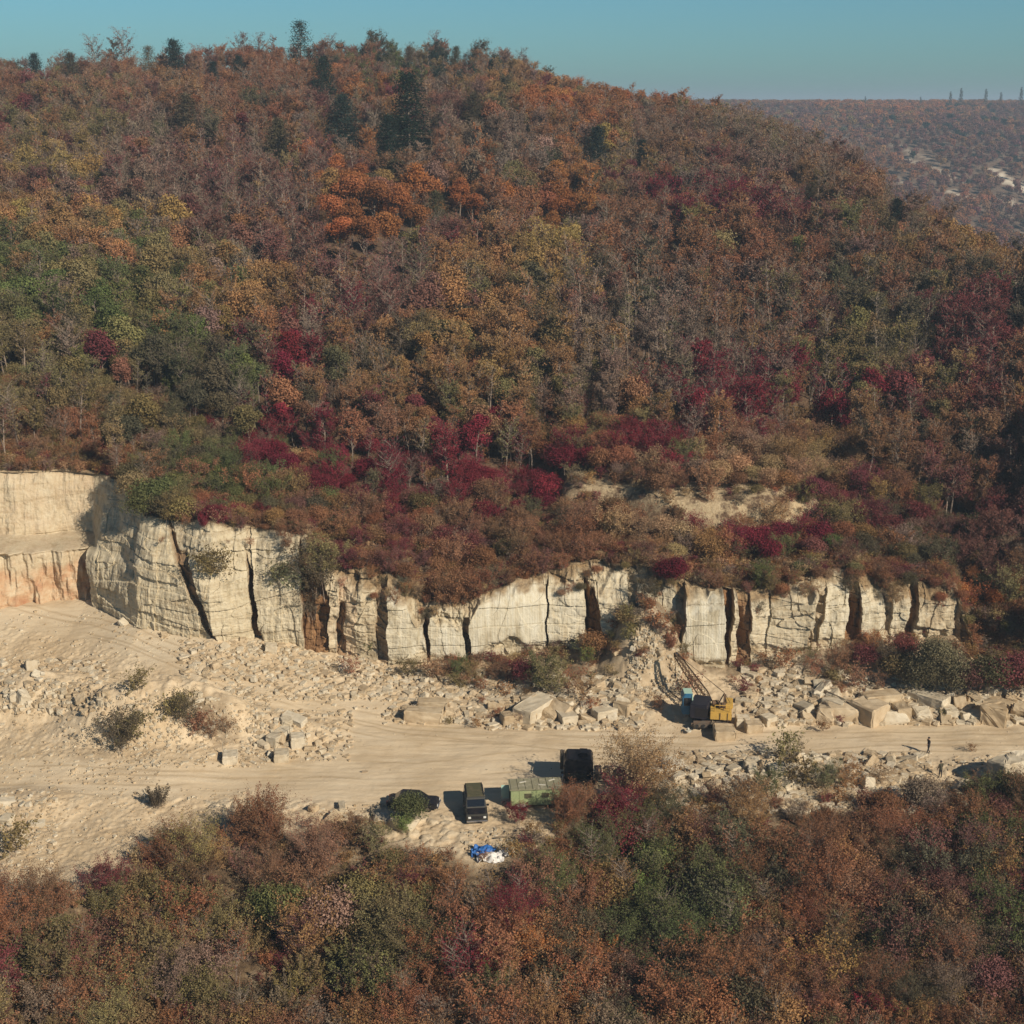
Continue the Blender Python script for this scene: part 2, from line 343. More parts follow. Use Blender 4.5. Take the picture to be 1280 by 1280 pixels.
# ------------------------------------------------------------------ terrain meshes
def build_ground():
    nc, nr = 1500, 620
    xs = np.linspace(-80, 96, nc); t = np.linspace(0, 1, nr)
    X = np.repeat(xs[None, :], nr, 0); Y = 40 + (Yb(X) + 2.8 - 40) * (t[:, None] ** 0.8)
    r = roadness(X, Y); Z = ground(X, Y)
    e = Yedge(X) - Y; lit = sst(-1.0, 2.0, e + 2.5 * fbm(X * 0.3, Y * 0.3, 3, 21))
    q = (1 - r) * (1 - lit)
    rub = sst(-0.05, 0.25, fbm(X * 0.13, Y * 0.13, 3, 52))
    cd_, ci = cells(X * 1.1, Y * 1.1, 61); Z = Z + q * rub * (0.30 * (ci - 0.35) * sst(0.02, 0.16, cd_))
    cd2, ci2 = cells(X * 2.6, Y * 2.6, 63); Z = Z + q * (0.12 * (ci2 - 0.4) * sst(0.02, 0.2, cd2))
    pale = np.clip(q * rub * (ci > 0.62) * 0.6 + sst(-24, -40, X) * sst(-12, -4, Y - Yb(X)) * 0.5, 0, 1)
    d = Yb(X) - Y
    scr = np.clip(1 - d / 9, 0, 1) * sst(-13, -8, X) * sst(0.0, 0.3, fbm(X * 0.3, Y * 0.3, 4, 77) + 0.12)
    lit = np.clip(lit + 0.75 * scr, 0, 1)
    for (px, py, rr, a) in ((265, 915, 3.4, .7), (225, 890, 2.2, .6), (120, 940, 3, .3), (1230, 985, 4, .6), (1000, 870, 5, .5), (690, 845, 5, .6)):
        x, y = at_z(px, py, 1.2); lit = np.clip(lit + a * (1 - sst(rr * 0.4, rr, np.hypot(X - x, (Y - y) * 1.3) + 1.5 * fbm(X * 0.5, Y * 0.5, 3, 80))), 0, 1)
    V = np.stack([X, Y, Z], -1).reshape(-1, 3)
    rx_, ry_ = _poly(_road); cen = np.interp(X, rx_, ry_); rx2, ry2 = _poly(_road2); cen2 = np.interp(X, rx2, ry2); rut = np.zeros_like(X)
    for k_, off in enumerate((-2.9, -2.1, -1.0, -0.3, 0.8, 1.6, 2.7)): rut = np.maximum(rut, np.exp(-((Y - cen - off - 1.1 * fbm(X * 0.05 + k_ * 7, X * 0, 2, 400 + k_)) / 0.16) ** 2) * sst(-0.2, 0.2, fbm(X * 0.12 + k_ * 3, X * 0, 2, 420 + k_)))
    for k_, off in enumerate((-2.5, -1.2, 0.0, 1.4, 2.6)): rut = np.maximum(rut, np.exp(-((Y - cen2 - off - 1.6 * fbm(X * 0.06 + k_ * 7, X * 0, 2, 440 + k_)) / 0.16) ** 2) * sst(-0.1, 0.25, fbm(X * 0.12 + k_ * 3, X * 0, 2, 460 + k_)))
    rut = rut * r; Z = Z - 0.07 * rut
    me = mesh_np('quarry_ground', V, grid_faces(nr, nc), M['ground'], True,
                 {'road': ('POINT', 'FLOAT', r), 'litter': ('POINT', 'FLOAT', lit), 'pale': ('POINT', 'FLOAT', pale), 'rut': ('POINT', 'FLOAT', rut)})
    tag(link('ground', me), kind='structure')
build_ground()

# blocks of the quarry face: (photo x of left joint at foot, at top, protrusion left, protrusion right, sawn, brown, red)
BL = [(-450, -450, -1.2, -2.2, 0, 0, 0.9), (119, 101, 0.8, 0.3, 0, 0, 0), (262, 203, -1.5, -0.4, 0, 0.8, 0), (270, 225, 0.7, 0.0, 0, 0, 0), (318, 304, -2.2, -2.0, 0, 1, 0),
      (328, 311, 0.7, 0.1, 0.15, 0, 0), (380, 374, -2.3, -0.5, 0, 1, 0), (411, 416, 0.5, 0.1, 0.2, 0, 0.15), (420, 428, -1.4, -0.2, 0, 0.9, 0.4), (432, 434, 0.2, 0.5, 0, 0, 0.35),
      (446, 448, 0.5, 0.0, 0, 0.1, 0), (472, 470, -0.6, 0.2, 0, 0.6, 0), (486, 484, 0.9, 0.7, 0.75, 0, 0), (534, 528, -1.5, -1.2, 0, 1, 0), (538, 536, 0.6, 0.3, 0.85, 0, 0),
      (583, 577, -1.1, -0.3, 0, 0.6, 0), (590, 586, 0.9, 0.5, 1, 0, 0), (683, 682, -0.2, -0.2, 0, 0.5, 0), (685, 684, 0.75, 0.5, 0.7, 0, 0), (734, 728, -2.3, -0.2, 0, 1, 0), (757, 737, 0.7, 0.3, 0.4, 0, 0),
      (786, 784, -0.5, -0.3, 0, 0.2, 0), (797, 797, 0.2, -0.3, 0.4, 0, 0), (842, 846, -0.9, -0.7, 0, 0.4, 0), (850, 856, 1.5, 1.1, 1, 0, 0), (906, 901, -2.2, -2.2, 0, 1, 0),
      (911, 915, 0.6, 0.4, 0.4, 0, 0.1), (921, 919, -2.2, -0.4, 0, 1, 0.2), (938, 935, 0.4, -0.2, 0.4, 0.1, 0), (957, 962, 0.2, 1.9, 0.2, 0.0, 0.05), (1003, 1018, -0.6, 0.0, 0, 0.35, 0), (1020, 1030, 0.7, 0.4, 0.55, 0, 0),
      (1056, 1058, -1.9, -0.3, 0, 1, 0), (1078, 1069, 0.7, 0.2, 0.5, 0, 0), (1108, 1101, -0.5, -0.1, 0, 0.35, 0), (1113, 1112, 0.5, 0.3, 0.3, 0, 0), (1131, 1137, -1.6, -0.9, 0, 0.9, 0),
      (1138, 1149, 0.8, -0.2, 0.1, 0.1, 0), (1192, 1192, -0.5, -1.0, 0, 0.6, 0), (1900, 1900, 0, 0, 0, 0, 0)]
def build_cliff():
    nc, nv, ncap = 2300, 170, 16
    x0, x1 = float(np.interp(-400, _c[:, 0], _Xb)), float(np.interp(1700, _c[:, 0], _Xb))
    # columns dense inside the photo, sparse outside
    pxs = np.concatenate([np.linspace(-400, -20, 150, endpoint=False), np.linspace(-20, 1300, nc - 250, endpoint=False), np.linspace(1300, 1700, 100)])
    xs = np.interp(pxs, _c[:, 0], _Xb); nc = len(xs)
    v = np.linspace(0, 1, nv)
    X = np.repeat(xs[None], nv, 0); VV = np.repeat(v[:, None], nc, 1); PX = np.repeat(pxs[None], nv, 0)
    zb, zt = Zb(X) - 2.0, Ztop(X); Z = zb + (zt - zb) * VV
    hv = np.clip((Z - Zb(X)) / np.maximum(zt - Zb(X), 0.5), 0, 1)         # height above the foot, 0..1
    left = 1 - sst(104, 196, PX + 14 * fbm(Z * 0.5, PX * 0.02, 3, 161))
    # setback profile: plain batter, or wall + ledge + wall at the left end
    led = 0.47 + 0.03 * fbm(X * 0.15, X * 0, 3, 14)
    prof_l = 0.06 * hv / 0.47 + 0.80 * sst(-0.015, 0.03, hv - led) + 0.14 * np.clip((hv - 0.5) / 0.5, 0, 1)
    mid = np.exp(-((PX - 290) / 90) ** 2)
    brm = 0.60 + 0.30 * fbm(X * 0.22, X * 0, 3, 171); prof_m = 0.22 * hv + 0.78 * np.clip((hv - brm) / (1 - brm), 0, 1) ** 0.8
    brk = 0.70 + 0.26 * fbm(X * 0.22, X * 0, 3, 141); prof_r = 0.25 * hv / brk * (hv < brk) + (hv >= brk) * (0.25 + 0.75 * np.clip((hv - brk) / np.maximum(1 - brk, 0.05), 0, 1))
    prof_l = prof_l * (1 - sst(98, 125, PX)) + sst(98, 125, PX) * (0.12 * hv + 0.88 * sst(0.30, 1.0, hv + 0.10 * fbm(X * 0.4, Z * 0.4, 3, 163)))
    prof = left * prof_l + (1 - left) * (mid * prof_m + (1 - mid) * prof_r)
    Y = Yb(X) + (Setb(X) * prof)
    # joints
    wob = 2.2 * (vn2(Z * 0.9, PX * 0, 31) - 0.5) + 1.2 * (vn2(Z * 3.0, PX * 0, 32) - 0.5)
    P = np.zeros_like(X); saw = np.zeros_like(X); br = np.zeros_like(X); rd = np.zeros_like(X)
    for i in range(len(BL) - 1):
        a, b = BL[i], BL[i + 1]
        l = a[0] + (a[1] - a[0]) * hv + wob * (0 if i == 0 else 1); r = b[0] + (b[1] - b[0]) * hv + wob
        m = (PX >= l) & (PX < r); s = np.clip((PX - l) / np.maximum(r - l, 1), 0, 1)
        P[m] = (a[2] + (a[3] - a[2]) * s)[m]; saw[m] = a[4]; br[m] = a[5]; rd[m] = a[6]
    # recesses close towards the foot where talus fills them, red wall only low down
    red_m = sst(0.36, 0.24, hv + 0.10 * fbm(X * 0.3, Z * 0.5, 3, 44)) * (PX < 122); rd = np.where(PX < 122, rd * (0.25 + 0.75 * red_m), rd)
    jt = 0.80 + 0.50 * fbm(X * 0.33, X * 0, 3, 143); jb = 0.05 + 0.30 * np.clip(fbm(X * 0.4, X * 0, 3, 145), 0, 1)
    low = np.where(PX < 170, 1 - sst(0.42, 0.5, hv), np.where(PX > 195, (1 - 0.85 * sst(jt, jt + 0.07, hv)), 1.0)); saw = saw * np.where(PX > 395, 1 - sst(jt - 0.05, jt + 0.03, hv), 1) * sst(jb, jb + 0.1, hv)
    P = np.where(PX > 195, P * (0.25 + 0.75 * sst(jb - 0.06, jb + 0.12, hv)), P)
    P = P * low + np.where(PX < 200, (1 - low) * 0.8 * fbm(X * 0.25, Z * 0.1, 3, 13), 0)
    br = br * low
    P = np.where(P < -0.6, P * (0.65 + 0.7 * fbm(X * 0.8, Z * 0.25, 3, 151)), P) + (PX > 125) * 0.6 * (np.floor(3 * vn2(X * 0.45, Z * 0.22, 153)) / 3 - 0.35) * (1 - 0.6 * saw)
    bz = Z / 0.95 + 0.9 * fbm(X * 0.10, X * 0, 3, 181) + X * 0.03; bf = bz - np.floor(bz)
    P = P + (PX > 125) * (1 - saw) * 0.50 * (_h(np.floor(bz), np.floor(X * 0.22 + 3 * vn2(Z * 0.3, X * 0, 183)), np.zeros_like(bz), 185) - 0.5) - (PX > 125) * (1 - saw) * 0.05 * (1 - sst(0, 0.12, np.minimum(bf, 1 - bf)))
    # strata: sawn courses with thin ledges, different on each block
    crs = 2.05; ph = np.interp(PX, [480, 690, 850, 1190], [0.0, 0.35, 0.9, 0.2])
    zz = (Z + 0.10 * fbm(X * 0.4, X * 0, 2, 19) - X * 0.025) / crs + ph; fr = zz - np.floor(zz)
    P = P - 0.16 * (np.floor(zz) % 2) * (0.4 + saw) * 0.6 - 0.14 * (1 - sst(0.0, 0.035, np.minimum(fr, 1 - fr))) * sst(0.2, 0.6, saw + 0.3 * (PX > 480))
    # saw grooves
    gv = np.abs((X / 0.27) - np.floor(X / 0.27) - 0.5); P = P - saw * 0.022 * sst(0.36, 0.48, gv)
    rgh = (1 + 0.4 * np.exp(-((PX - 150) / 40) ** 2) + 0.8 * sst(0.0, 0.1, hv - jt) * (PX > 395)) * (1 - saw * 0.9) * (1 - 0.5 * (BL[29][0] < PX) * (PX < 1010))
    cdn, cid = cells(X * 0.75, Z * 0.95, 91); cdm, cim = cells(X * 2.0, Z * 2.3, 92)
    P = P + rgh * ((0.28 + 0.42 * (PX > 395)) * fbm(X * 0.45, Z * 0.35, 5, 23) + (0.10 + 0.38 * (PX > 395)) * (cid - 0.5) * sst(0, 0.34, cdn) + 0.10 * (cim - 0.5) * sst(0, 0.40, cdm) + 0.16 * fbm(X * 2.2, Z * 0.5, 3, 29))
    P = P + 0.02 * fbm(X * 5, Z * 5, 2, 37) - 0.4 * sst(0.88, 1.0, hv + 0.1 * fbm(X * 0.8, X * 0, 3, 51)) ** 2 + (PX > 1200) * -1.0
    Y = Y - P
    X = X + 0.10 * fbm(Z * 0.8, X * 0.5, 3, 55)
    soil = (sst(0.84, 1.0, hv + 0.26 * fbm(X * 0.6, Z * 0.7, 4, 66)) * 0.9 + 0.5 * sst(0.15, 0.4, fbm(X * 0.35, Z * 0.5, 4, 67)) * (1 - saw)) * (PX > 400) + 0.45 * sst(0.97, 1.0, hv) * (PX <= 400)
    soil = np.clip(soil + 0.75 * np.exp(-((PX - 40) / 60) ** 2) * np.exp(-((hv - 0.53) / 0.025) ** 2) * sst(-.2, .3, fbm(X * .4, Z * 2, 3, 4)), 0, 1)
    soil = np.maximum(soil, np.clip(sst(1195, 1215, PX), 0, 1))
    # cap running back under the hillside
    cx, cy, cz = [], [], []
    yt = Y[-1]
    for i in range(1, ncap + 1):
        s = i / ncap; yy = yt + 3.2 * s; cx.append(X[-1]); cy.append(yy)
        cz.append(np.maximum(Z[-1] + 0.12 * math.sin(s * 6), 0) * (1 - s) + (hill(X[-1], np.maximum(yy, Yb(X[-1]) + Setb(X[-1]))) - 0.35) * s + 0.2 * fbm(X[-1] * 1.2, yy * 1.2, 3, 3) * (1 - s))
    X = np.vstack([X] + cx); Y = np.vstack([Y] + cy); Z = np.vstack([Z] + cz)
    ext = lambda a, val: np.vstack([a, np.full((ncap, a.shape[1]), val)]) if val is not None else np.vstack([a] + [a[-1]] * ncap)
    Vv = np.stack([X, Y, Z], -1).reshape(-1, 3)
    me = mesh_np('cliff', Vv, grid_faces(nv + ncap, nc), M['cliff'], False,
                 {'sawn': ('POINT', 'FLOAT', ext(saw, 0)), 'brown': ('POINT', 'FLOAT', ext(br, 0)), 'red': ('POINT', 'FLOAT', ext(rd, 0)), 'soil': ('POINT', 'FLOAT', ext(soil, 0.8))})
    tag(link('cliff', me), 'long pale limestone quarry face with dark joints across the photo', None, kind='structure')
build_cliff()

def build_hill():
    us = np.linspace(-0.66, 0.74, 720); nr = 620
    X0 = us * 150
    s = np.linspace(0, 1, nr) ** 1.35
    U = np.repeat(us[None], nr, 0)
    # start line: solve Y = Yb(uY)+Setb
    Ys = np.full_like(us, 150.)
    for _ in range(8): Ys = Yb(us * Ys) + Setb(us * Ys) + 0.6
    Y = Ys[None] + (620 - Ys[None]) * s[:, None]; X = U * Y; Z = hill(X, Y) - 0.05
    d = Y - Ys[None]; px, py, _ = proj(X, Y, Z)
    bare = np.clip(sst(14, 17, d) * (1 - sst(20, 24, d)) * sst(3, 10, X) * (1 - sst(36, 46, X)) + 0.75 * (1 - sst(3, 9, d)) * sst(-18, -6, X) + 0.8 * (1 - sst(0, 5, d)) * (X < -18)
                   + 0.55 * (1 - sst(4, 30, d)) * sst(10, 16, X) * (1 - sst(34, 44, X)), 0, 1)
    me = mesh_np('hillside', np.stack([X, Y, Z], -1).reshape(-1, 3), grid_faces(nr, len(us)), M['hill'], True, {'bare': ('POINT', 'FLOAT', bare)})
    tag(link('hillside', me), kind='structure')
    us = np.linspace(-0.68, 0.78, 360); yy = np.exp(np.linspace(math.log(600), math.log(6500), 420))
    X = us[None] * yy[:, None]; Y = np.repeat(yy[:, None], len(us), 1); Z = hill_raw(X, Y) - 0.2; px, py, _ = proj(X, Y, Z)
    b = np.zeros_like(X)
    for (qx, qy, rx, ry, a) in ((1205, 246, 22, 3, 0.8), (1252, 222, 20, 6, 1), (1272, 232, 14, 6, 1), (1165, 212, 40, 4, .6), (1275, 298, 9, 7, 1), (1215, 288, 8, 5, .8), (1140, 190, 30, 3, .4), (1120, 225, 25, 3, .4), (1262, 252, 14, 4, .6)):
        dx, dy = px - qx, py - qy; r2 = dy - dx * 0.42
        b = np.maximum(b, a * sst(1.3, 0.7, np.hypot(dx / rx, r2 / ry) + 0.9 * fbm(px * 0.15, py * 0.4, 3, 7)))
    me = mesh_np('far_hills', np.stack([X, Y, Z], -1).reshape(-1, 3), grid_faces(len(yy), len(us)), M['far'], True, {'bare': ('POINT', 'FLOAT', b)})
    tag(link('far_hills', me), kind='structure')
    global BARE_FAR
    BARE_FAR = (px.ravel(), py.ravel(), b.ravel())
    V = [(-7000, -3000, -45), (7000, -3000, -45), (7000, 7500, -45), (-7000, 7500, -45)]
    tag(link('valley_floor', mesh_np('valley_floor', V, [(0, 1, 2, 3)], M['far'], False)), kind='structure')
build_hill()

# ------------------------------------------------------------------ plants: prototypes
def tubes(segs, n=3):
    S = np.array([(*a, *b, r0, r1) for a, b, r0, r1 in segs], float)
    A, B, r0, r1 = S[:, 0:3], S[:, 3:6], S[:, 6], S[:, 7]
    D = B - A; D /= np.maximum(np.linalg.norm(D, axis=1, keepdims=True), 1e-6)
    ref = np.where(np.abs(D[:, 2:3]) > 0.9, np.array([[1., 0, 0]]), np.array([[0, 0, 1.]]))
    U = np.cross(D, ref); U /= np.linalg.norm(U, axis=1, keepdims=True); Wv = np.cross(D, U)
    V = []
    for (Pt, r) in ((A, r0), (B, r1)):
        for k in range(n):
            an = 2 * math.pi * k / n; V.append(Pt + (U * math.cos(an) + Wv * math.sin(an)) * r[:, None])
    V = np.stack(V, 1).reshape(-1, 3); base = np.arange(len(S))[:, None] * 2 * n; F = []
    for k in range(n):
        F.append(np.concatenate([base + k, base + (k + 1) % n, base + n + (k + 1) % n, base + n + k], 1))
    return V, np.stack(F, 1).reshape(-1, 4)
def cards(P, N, size, rng, asp=0.7):
    """leaf-cluster faces at points P, roughly facing N"""
    n = len(P); N = N + rng.normal(0, 0.55, (n, 3)); N /= np.maximum(np.linalg.norm(N, axis=1, keepdims=True), 1e-6)
    T = np.cross(N, rng.normal(0, 1, (n, 3))); T /= np.maximum(np.linalg.norm(T, axis=1, keepdims=True), 1e-6); B = np.cross(N, T)
    s = (size * rng.uniform(0.55, 1.35, n))[:, None] * 0.5; bend = N * s * 0.35
    V = np.stack([P - T * s, P - B * s * asp + bend, P + T * s, P + B * s * asp + bend], 1).reshape(-1, 3)
    F = np.arange(n * 4).reshape(n, 4); return V, F
def crown_lobes(rng, n_lobe, c, rad, lobe_r, nleaf, size, top_bias=0.3, fill=0.25):
    d = rng.normal(0, 1, (n_lobe, 3)); d /= np.linalg.norm(d, axis=1, keepdims=True); d[:, 2] = np.where(d[:, 2] < -0.35, -d[:, 2], d[:, 2])
    L = np.array(c) + d * np.array(rad) * rng.uniform(0.45, 0.95, (n_lobe, 1)); lr = lobe_r * rng.uniform(0.6, 1.25, n_lobe)
    k = rng.choice(n_lobe, nleaf, p=lr ** 2 / (lr ** 2).sum()); e = rng.normal(0, 1, (nleaf, 3)); e[:, 2] += top_bias; e /= np.linalg.norm(e, axis=1, keepdims=True)
    rr = lr[k] * np.where(rng.random(nleaf) < 0.45, rng.uniform(0.2, 0.9, nleaf), rng.uniform(0.75, 1.35, nleaf))
    P = L[k] + e * rr[:, None] * np.array([1, 1, 0.8]); return P, e, L, k
def leafmesh(name, P, N, size, rng, k=None, asp=0.7):
    V, F = cards(P, N, size, rng, asp); lv = rng.random(len(F)) * 0.75
    if k is not None: lv = lv + 0.25 * (np.sin(k * 12.9) * 0.5 + 0.5)
    else: lv = lv + 0.125
    return mesh_np(name, V, F, M['leaf'], False, {'lv': ('FACE', 'FLOAT', np.clip(lv, 0, 1))})
def limb_segs(rng, h, r0, tips, z_lo=0.3, z_hi=0.8, lean=0.4):
    """trunk in a few bent segments, a limb to each tip"""
    segs = []; p = np.zeros(3); n = 5; pts = [p]
    for i in range(n): p = p + np.array([rng.normal(0, 0.04 * h * lean), rng.normal(0, 0.04 * h * lean), h / n]); pts.append(p)
    for i in range(n): segs.append((pts[i], pts[i + 1], r0 * (1 - i / n * 0.8), r0 * (1 - (i + 1) / n * 0.8)))
    for t in tips:
        f = rng.uniform(z_lo, z_hi) * n; i = min(int(f), n - 1); a = pts[i] + (pts[i + 1] - pts[i]) * (f - i)
        m = a + (t - a) * 0.5 + np.array([0, 0, -0.08 * h * rng.random()]); rr = r0 * (1 - f / n * 0.8) * 0.5
        segs += [(a, m, rr, rr * 0.6), (m, t, rr * 0.6, rr * 0.2)]
    return segs
PROTO = {}
def reg(name, crown, trunk, h, form): PROTO[name] = dict(crown=crown, trunk=trunk, h=h, form=form)
def trunkmesh(name, segs, n=4):
    V, F = tubes(segs, n); return mesh_np(name, V, F, M['bark'], False)
def broad(name, seed, h, r, nl, nleaf, size, lobe=0.36, form='bushy'):
    rng = np.random.default_rng(seed)
    P, e, L, k = crown_lobes(rng, nl, (0, 0, h * 0.56), (r * 0.72, r * 0.72, h * 0.37), r * lobe, nleaf, size)
    reg(name, leafmesh('crown', P, e, size, rng, k), trunkmesh('trunk', limb_segs(rng, h * 0.8, h * 0.021, L[:10])), h, form)
def wispy(name, seed, h, r, nbr, nleaf, size, bare=0.35, stems=1, form='slender', zlo=0.35, upr=0.7):
    """open tree: rising branches with twigs, thin leaves along them"""
    rng = np.random.default_rng(seed); segs = []; twig = []
    for s_ in range(stems):
        off = rng.normal(0, 0.25 * (stems > 1), 3) * r; off[2] = 0; p = off; n = 6; pts = [p]
        ln = rng.normal(0, 0.08 if stems == 1 else 0.22, 2) * h / n
        for i in range(n): p = p + np.array([ln[0] + rng.normal(0, 0.012 * h), ln[1] + rng.normal(0, 0.012 * h), h * rng.uniform(0.85, 1.0) / n]); pts.append(p)
        r0 = (0.017 if stems == 1 else 0.012) * h / stems ** 0.4
        for i in range(n): segs.append((pts[i], pts[i + 1], r0 * (1 - i / n * 0.85), r0 * (1 - (i + 1) / n * 0.85)))
        for j in range(nbr // stems):
            f = rng.uniform(zlo, 0.97) * n; i = min(int(f), n - 1); a = pts[i] + (pts[i + 1] - pts[i]) * (f - i); az = rng.uniform(0, 6.283)
            ln2 = r * rng.uniform(0.5, 1.1) * (1.15 - 0.6 * abs(f / n - 0.6) * 1.6); up = rng.uniform(upr - 0.3, upr + 0.4)
            b = a + np.array([math.cos(az), math.sin(az), up]) * ln2 * 0.8; rr = r0 * (0.25 if stems == 1 else 0.38)
            segs.append((a, b, rr, rr * 0.35))
            for q in range(4):
                g = a + (b - a) * rng.uniform(0.3, 1.0); d = (b - a) * 0.35 + rng.normal(0, 0.2, 3) * ln2; d[2] = abs(d[2]) + 0.1 * ln2
                segs.append((g, g + d, rr * 0.4, rr * 0.18)); twig.append((g, g + d))
            twig.append((a + (b - a) * 0.4, b))
    T0 = np.array([t[0] for t in twig]); T1 = np.array([t[1] for t in twig]); k = rng.integers(0, len(twig), nleaf)
    P = T0[k] + (T1 - T0)[k] * rng.uniform(0.1, 1.1, (nleaf, 1)) + rng.normal(0, 0.05 * r + 0.03, (nleaf, 3)); e = rng.normal(0, 0.5, (nleaf, 3)); e[:, 2] += 0.6
    reg(name, leafmesh('crown', P, e, size, rng, k), trunkmesh('trunk', segs, 3), h, form)
def pine(name, seed, h, r, nleaf, size, form='conical'):
    rng = np.random.default_rng(seed); segs = [((0, 0, 0), (0, 0, h * 0.96), 0.02 * h, 0.004 * h)]; P = []; E = []
    for j in range(46):
        z = h * (0.10 + 0.86 * (j + rng.random()) / 46); rr = r * (1.02 - z / h) ** 0.8 * rng.uniform(0.75, 1.15) + 0.12 * r; az = j * 2.399 + rng.normal(0, 0.3)
        a = np.array([0, 0, z]); b = np.array([math.cos(az) * rr, math.sin(az) * rr, z - 0.10 * rr + 0.25 * rr * (z / h)]); segs.append((a, b, 0.006 * h, 0.002 * h))
        m = nleaf // 46; t = rng.uniform(0.2, 1.05, (m, 1)); q = a + (b - a) * t + rng.normal(0, 1, (m, 3)) * np.array([0.17, 0.17, 0.09]) * r * (0.5 + 0.5 * t)
        P.append(q); E.append(np.tile((0.3 * math.cos(az), 0.3 * math.sin(az), 1.0), (m, 1)))
    P = np.concatenate(P); E = np.concatenate(E)
    reg(name, leafmesh('crown', P, E, size, rng, None, 0.4), trunkmesh('trunk', segs), h, form)
def spiky(name, seed, h, r, nst, nleaf, size, form='upright'):
    """sumac-like shrub: many rising stems, each a feathery spike of leaves"""
    rng = np.random.default_rng(seed); segs = []; P = []; E = []
    for j in range(nst):
        az = rng.uniform(0, 6.283); ti = rng.uniform(0.05, 1.0) ** 0.7; L = h * rng.uniform(0.75, 1.05) * (1 - 0.2 * ti); o = np.array([rng.normal(0, .12 * r), rng.normal(0, .12 * r), 0])
        d = np.array([math.cos(az) * ti * r / h, math.sin(az) * ti * r / h, 1.0]); a = o; m_ = o + d * L * 0.5 * np.array([1.15, 1.15, 0.95]); b = o + d * L * np.array([1, 1, 0.95])
        segs += [(a, m_, 0.018, 0.012), (m_, b, 0.012, 0.004)]
        m = nleaf // nst; t = rng.uniform(0.25, 1.0, (m, 1)); w = 0.09 * h * (1.15 - t); q = a + (b - a) * t + rng.normal(0, 1, (m, 3)) * w * np.array([1, 1, 0.6])
        P.append(q); E.append(rng.normal(0, 0.6, (m, 3)) + d * 0.4)
    reg(name, leafmesh('crown', np.concatenate(P), np.concatenate(E), size, rng, None, 0.45), trunkmesh('trunk', segs, 3), h, form)
# hillside trees
broad('oakA', 1, 9, 3.6, 26, 5200, 0.33); broad('oakB', 2, 8.5, 3.2, 20, 4600, 0.32); broad('oakC', 3, 10, 3.4, 24, 5200, 0.33, 0.32)
broad('tallA', 4, 10, 2.4, 18, 3600, 0.29, 0.42, 'narrow'); broad('tallB', 5, 9, 2.1, 14, 3000, 0.29, 0.44, 'narrow')
wispy('wispA', 6, 9.5, 2.1, 60, 3000, 0.23); wispy('wispB', 7, 9.5, 1.8, 52, 2400, 0.22); wispy('wispC', 8, 8.5, 2.6, 44, 3000, 0.24, form='open')
wispy('bareA', 9, 9.5, 1.5, 34, 420, 0.24, form='nearly bare', zlo=0.45); wispy('bareB', 10, 10, 1.3, 28, 260, 0.24, form='nearly bare', zlo=0.5)
wispy('bareC', 19, 8.5, 2.1, 60, 700, 0.22, form='thin twiggy', zlo=0.3)
pine('pineA', 11, 9, 2.8, 5200, 0.30); pine('openpine', 52, 9, 3.2, 2300, 0.34, 'open ragged'); pine('pineB', 12, 8, 2.9, 4800, 0.30, 'rounded')
# shrubs
broad('bushA', 21, 3.4, 2.0, 22, 5200, 0.15, 0.40, 'rounded'); broad('bushB', 22, 3.0, 1.8, 18, 4400, 0.145, 0.42, 'rounded')
wispy('twigA', 23, 3.8, 1.6, 70, 4200, 0.125, stems=6, form='loose', zlo=0.2); wispy('twigB', 24, 3.4, 1.7, 66, 3600, 0.125, stems=7, form='loose', zlo=0.15); wispy('twigC', 25, 3.2, 1.4, 60, 1300, 0.14, stems=7, form='thin', zlo=0.15)
spiky('spikeA', 26, 3.4, 2.3, 34, 4600, 0.14); spiky('spikeB', 27, 2.8, 1.6, 24, 3200, 0.135)
wispy('tallbush', 41, 7.2, 3.0, 130, 9500, 0.15, stems=10, form='tall feathery', zlo=0.1, upr=1.0); spiky('bigspike', 42, 6.4, 3.1, 46, 8500, 0.15); broad('bigbush', 43, 5.6, 3.0, 34, 8500, 0.17, 0.36, 'large round')
wispy('lowA', 28, 1.1, 0.9, 40, 700, 0.12, stems=6, form='low', zlo=0.1)
# coarse trees for the far woods
broad('farA', 31, 9, 4.0, 9, 260, 1.3, 0.5); broad('farB', 32, 8, 3.4, 8, 200, 1.2, 0.5); pine('farC', 33, 10, 2.8, 230, 1.1)

# colours (base colours), by name
PAL = {'rust orange': (0.37, 0.15, 0.06), 'orange': (0.4, 0.185, 0.065), 'brown': (0.29, 0.155, 0.088), 'rusty brown': (0.32, 0.15, 0.08), 'ochre': (0.345, 0.20, 0.09), 'yellow': (0.39, 0.27, 0.1), 'olive': (0.235, 0.185, 0.085), 'dark olive': (0.135, 0.115, 0.068), 'green': (0.145, 0.155, 0.062), 'bright green': (0.19, 0.215, 0.075), 'crimson': (0.215, 0.034, 0.048), 'plum red': (0.205, 0.062, 0.062), 'grey brown': (0.26, 0.18, 0.135), 'dark green': (0.032, 0.052, 0.04), 'purple brown': (0.22, 0.105, 0.085), 'tan': (0.44, 0.3, 0.165), 'grey green': (0.2, 0.19, 0.11)}
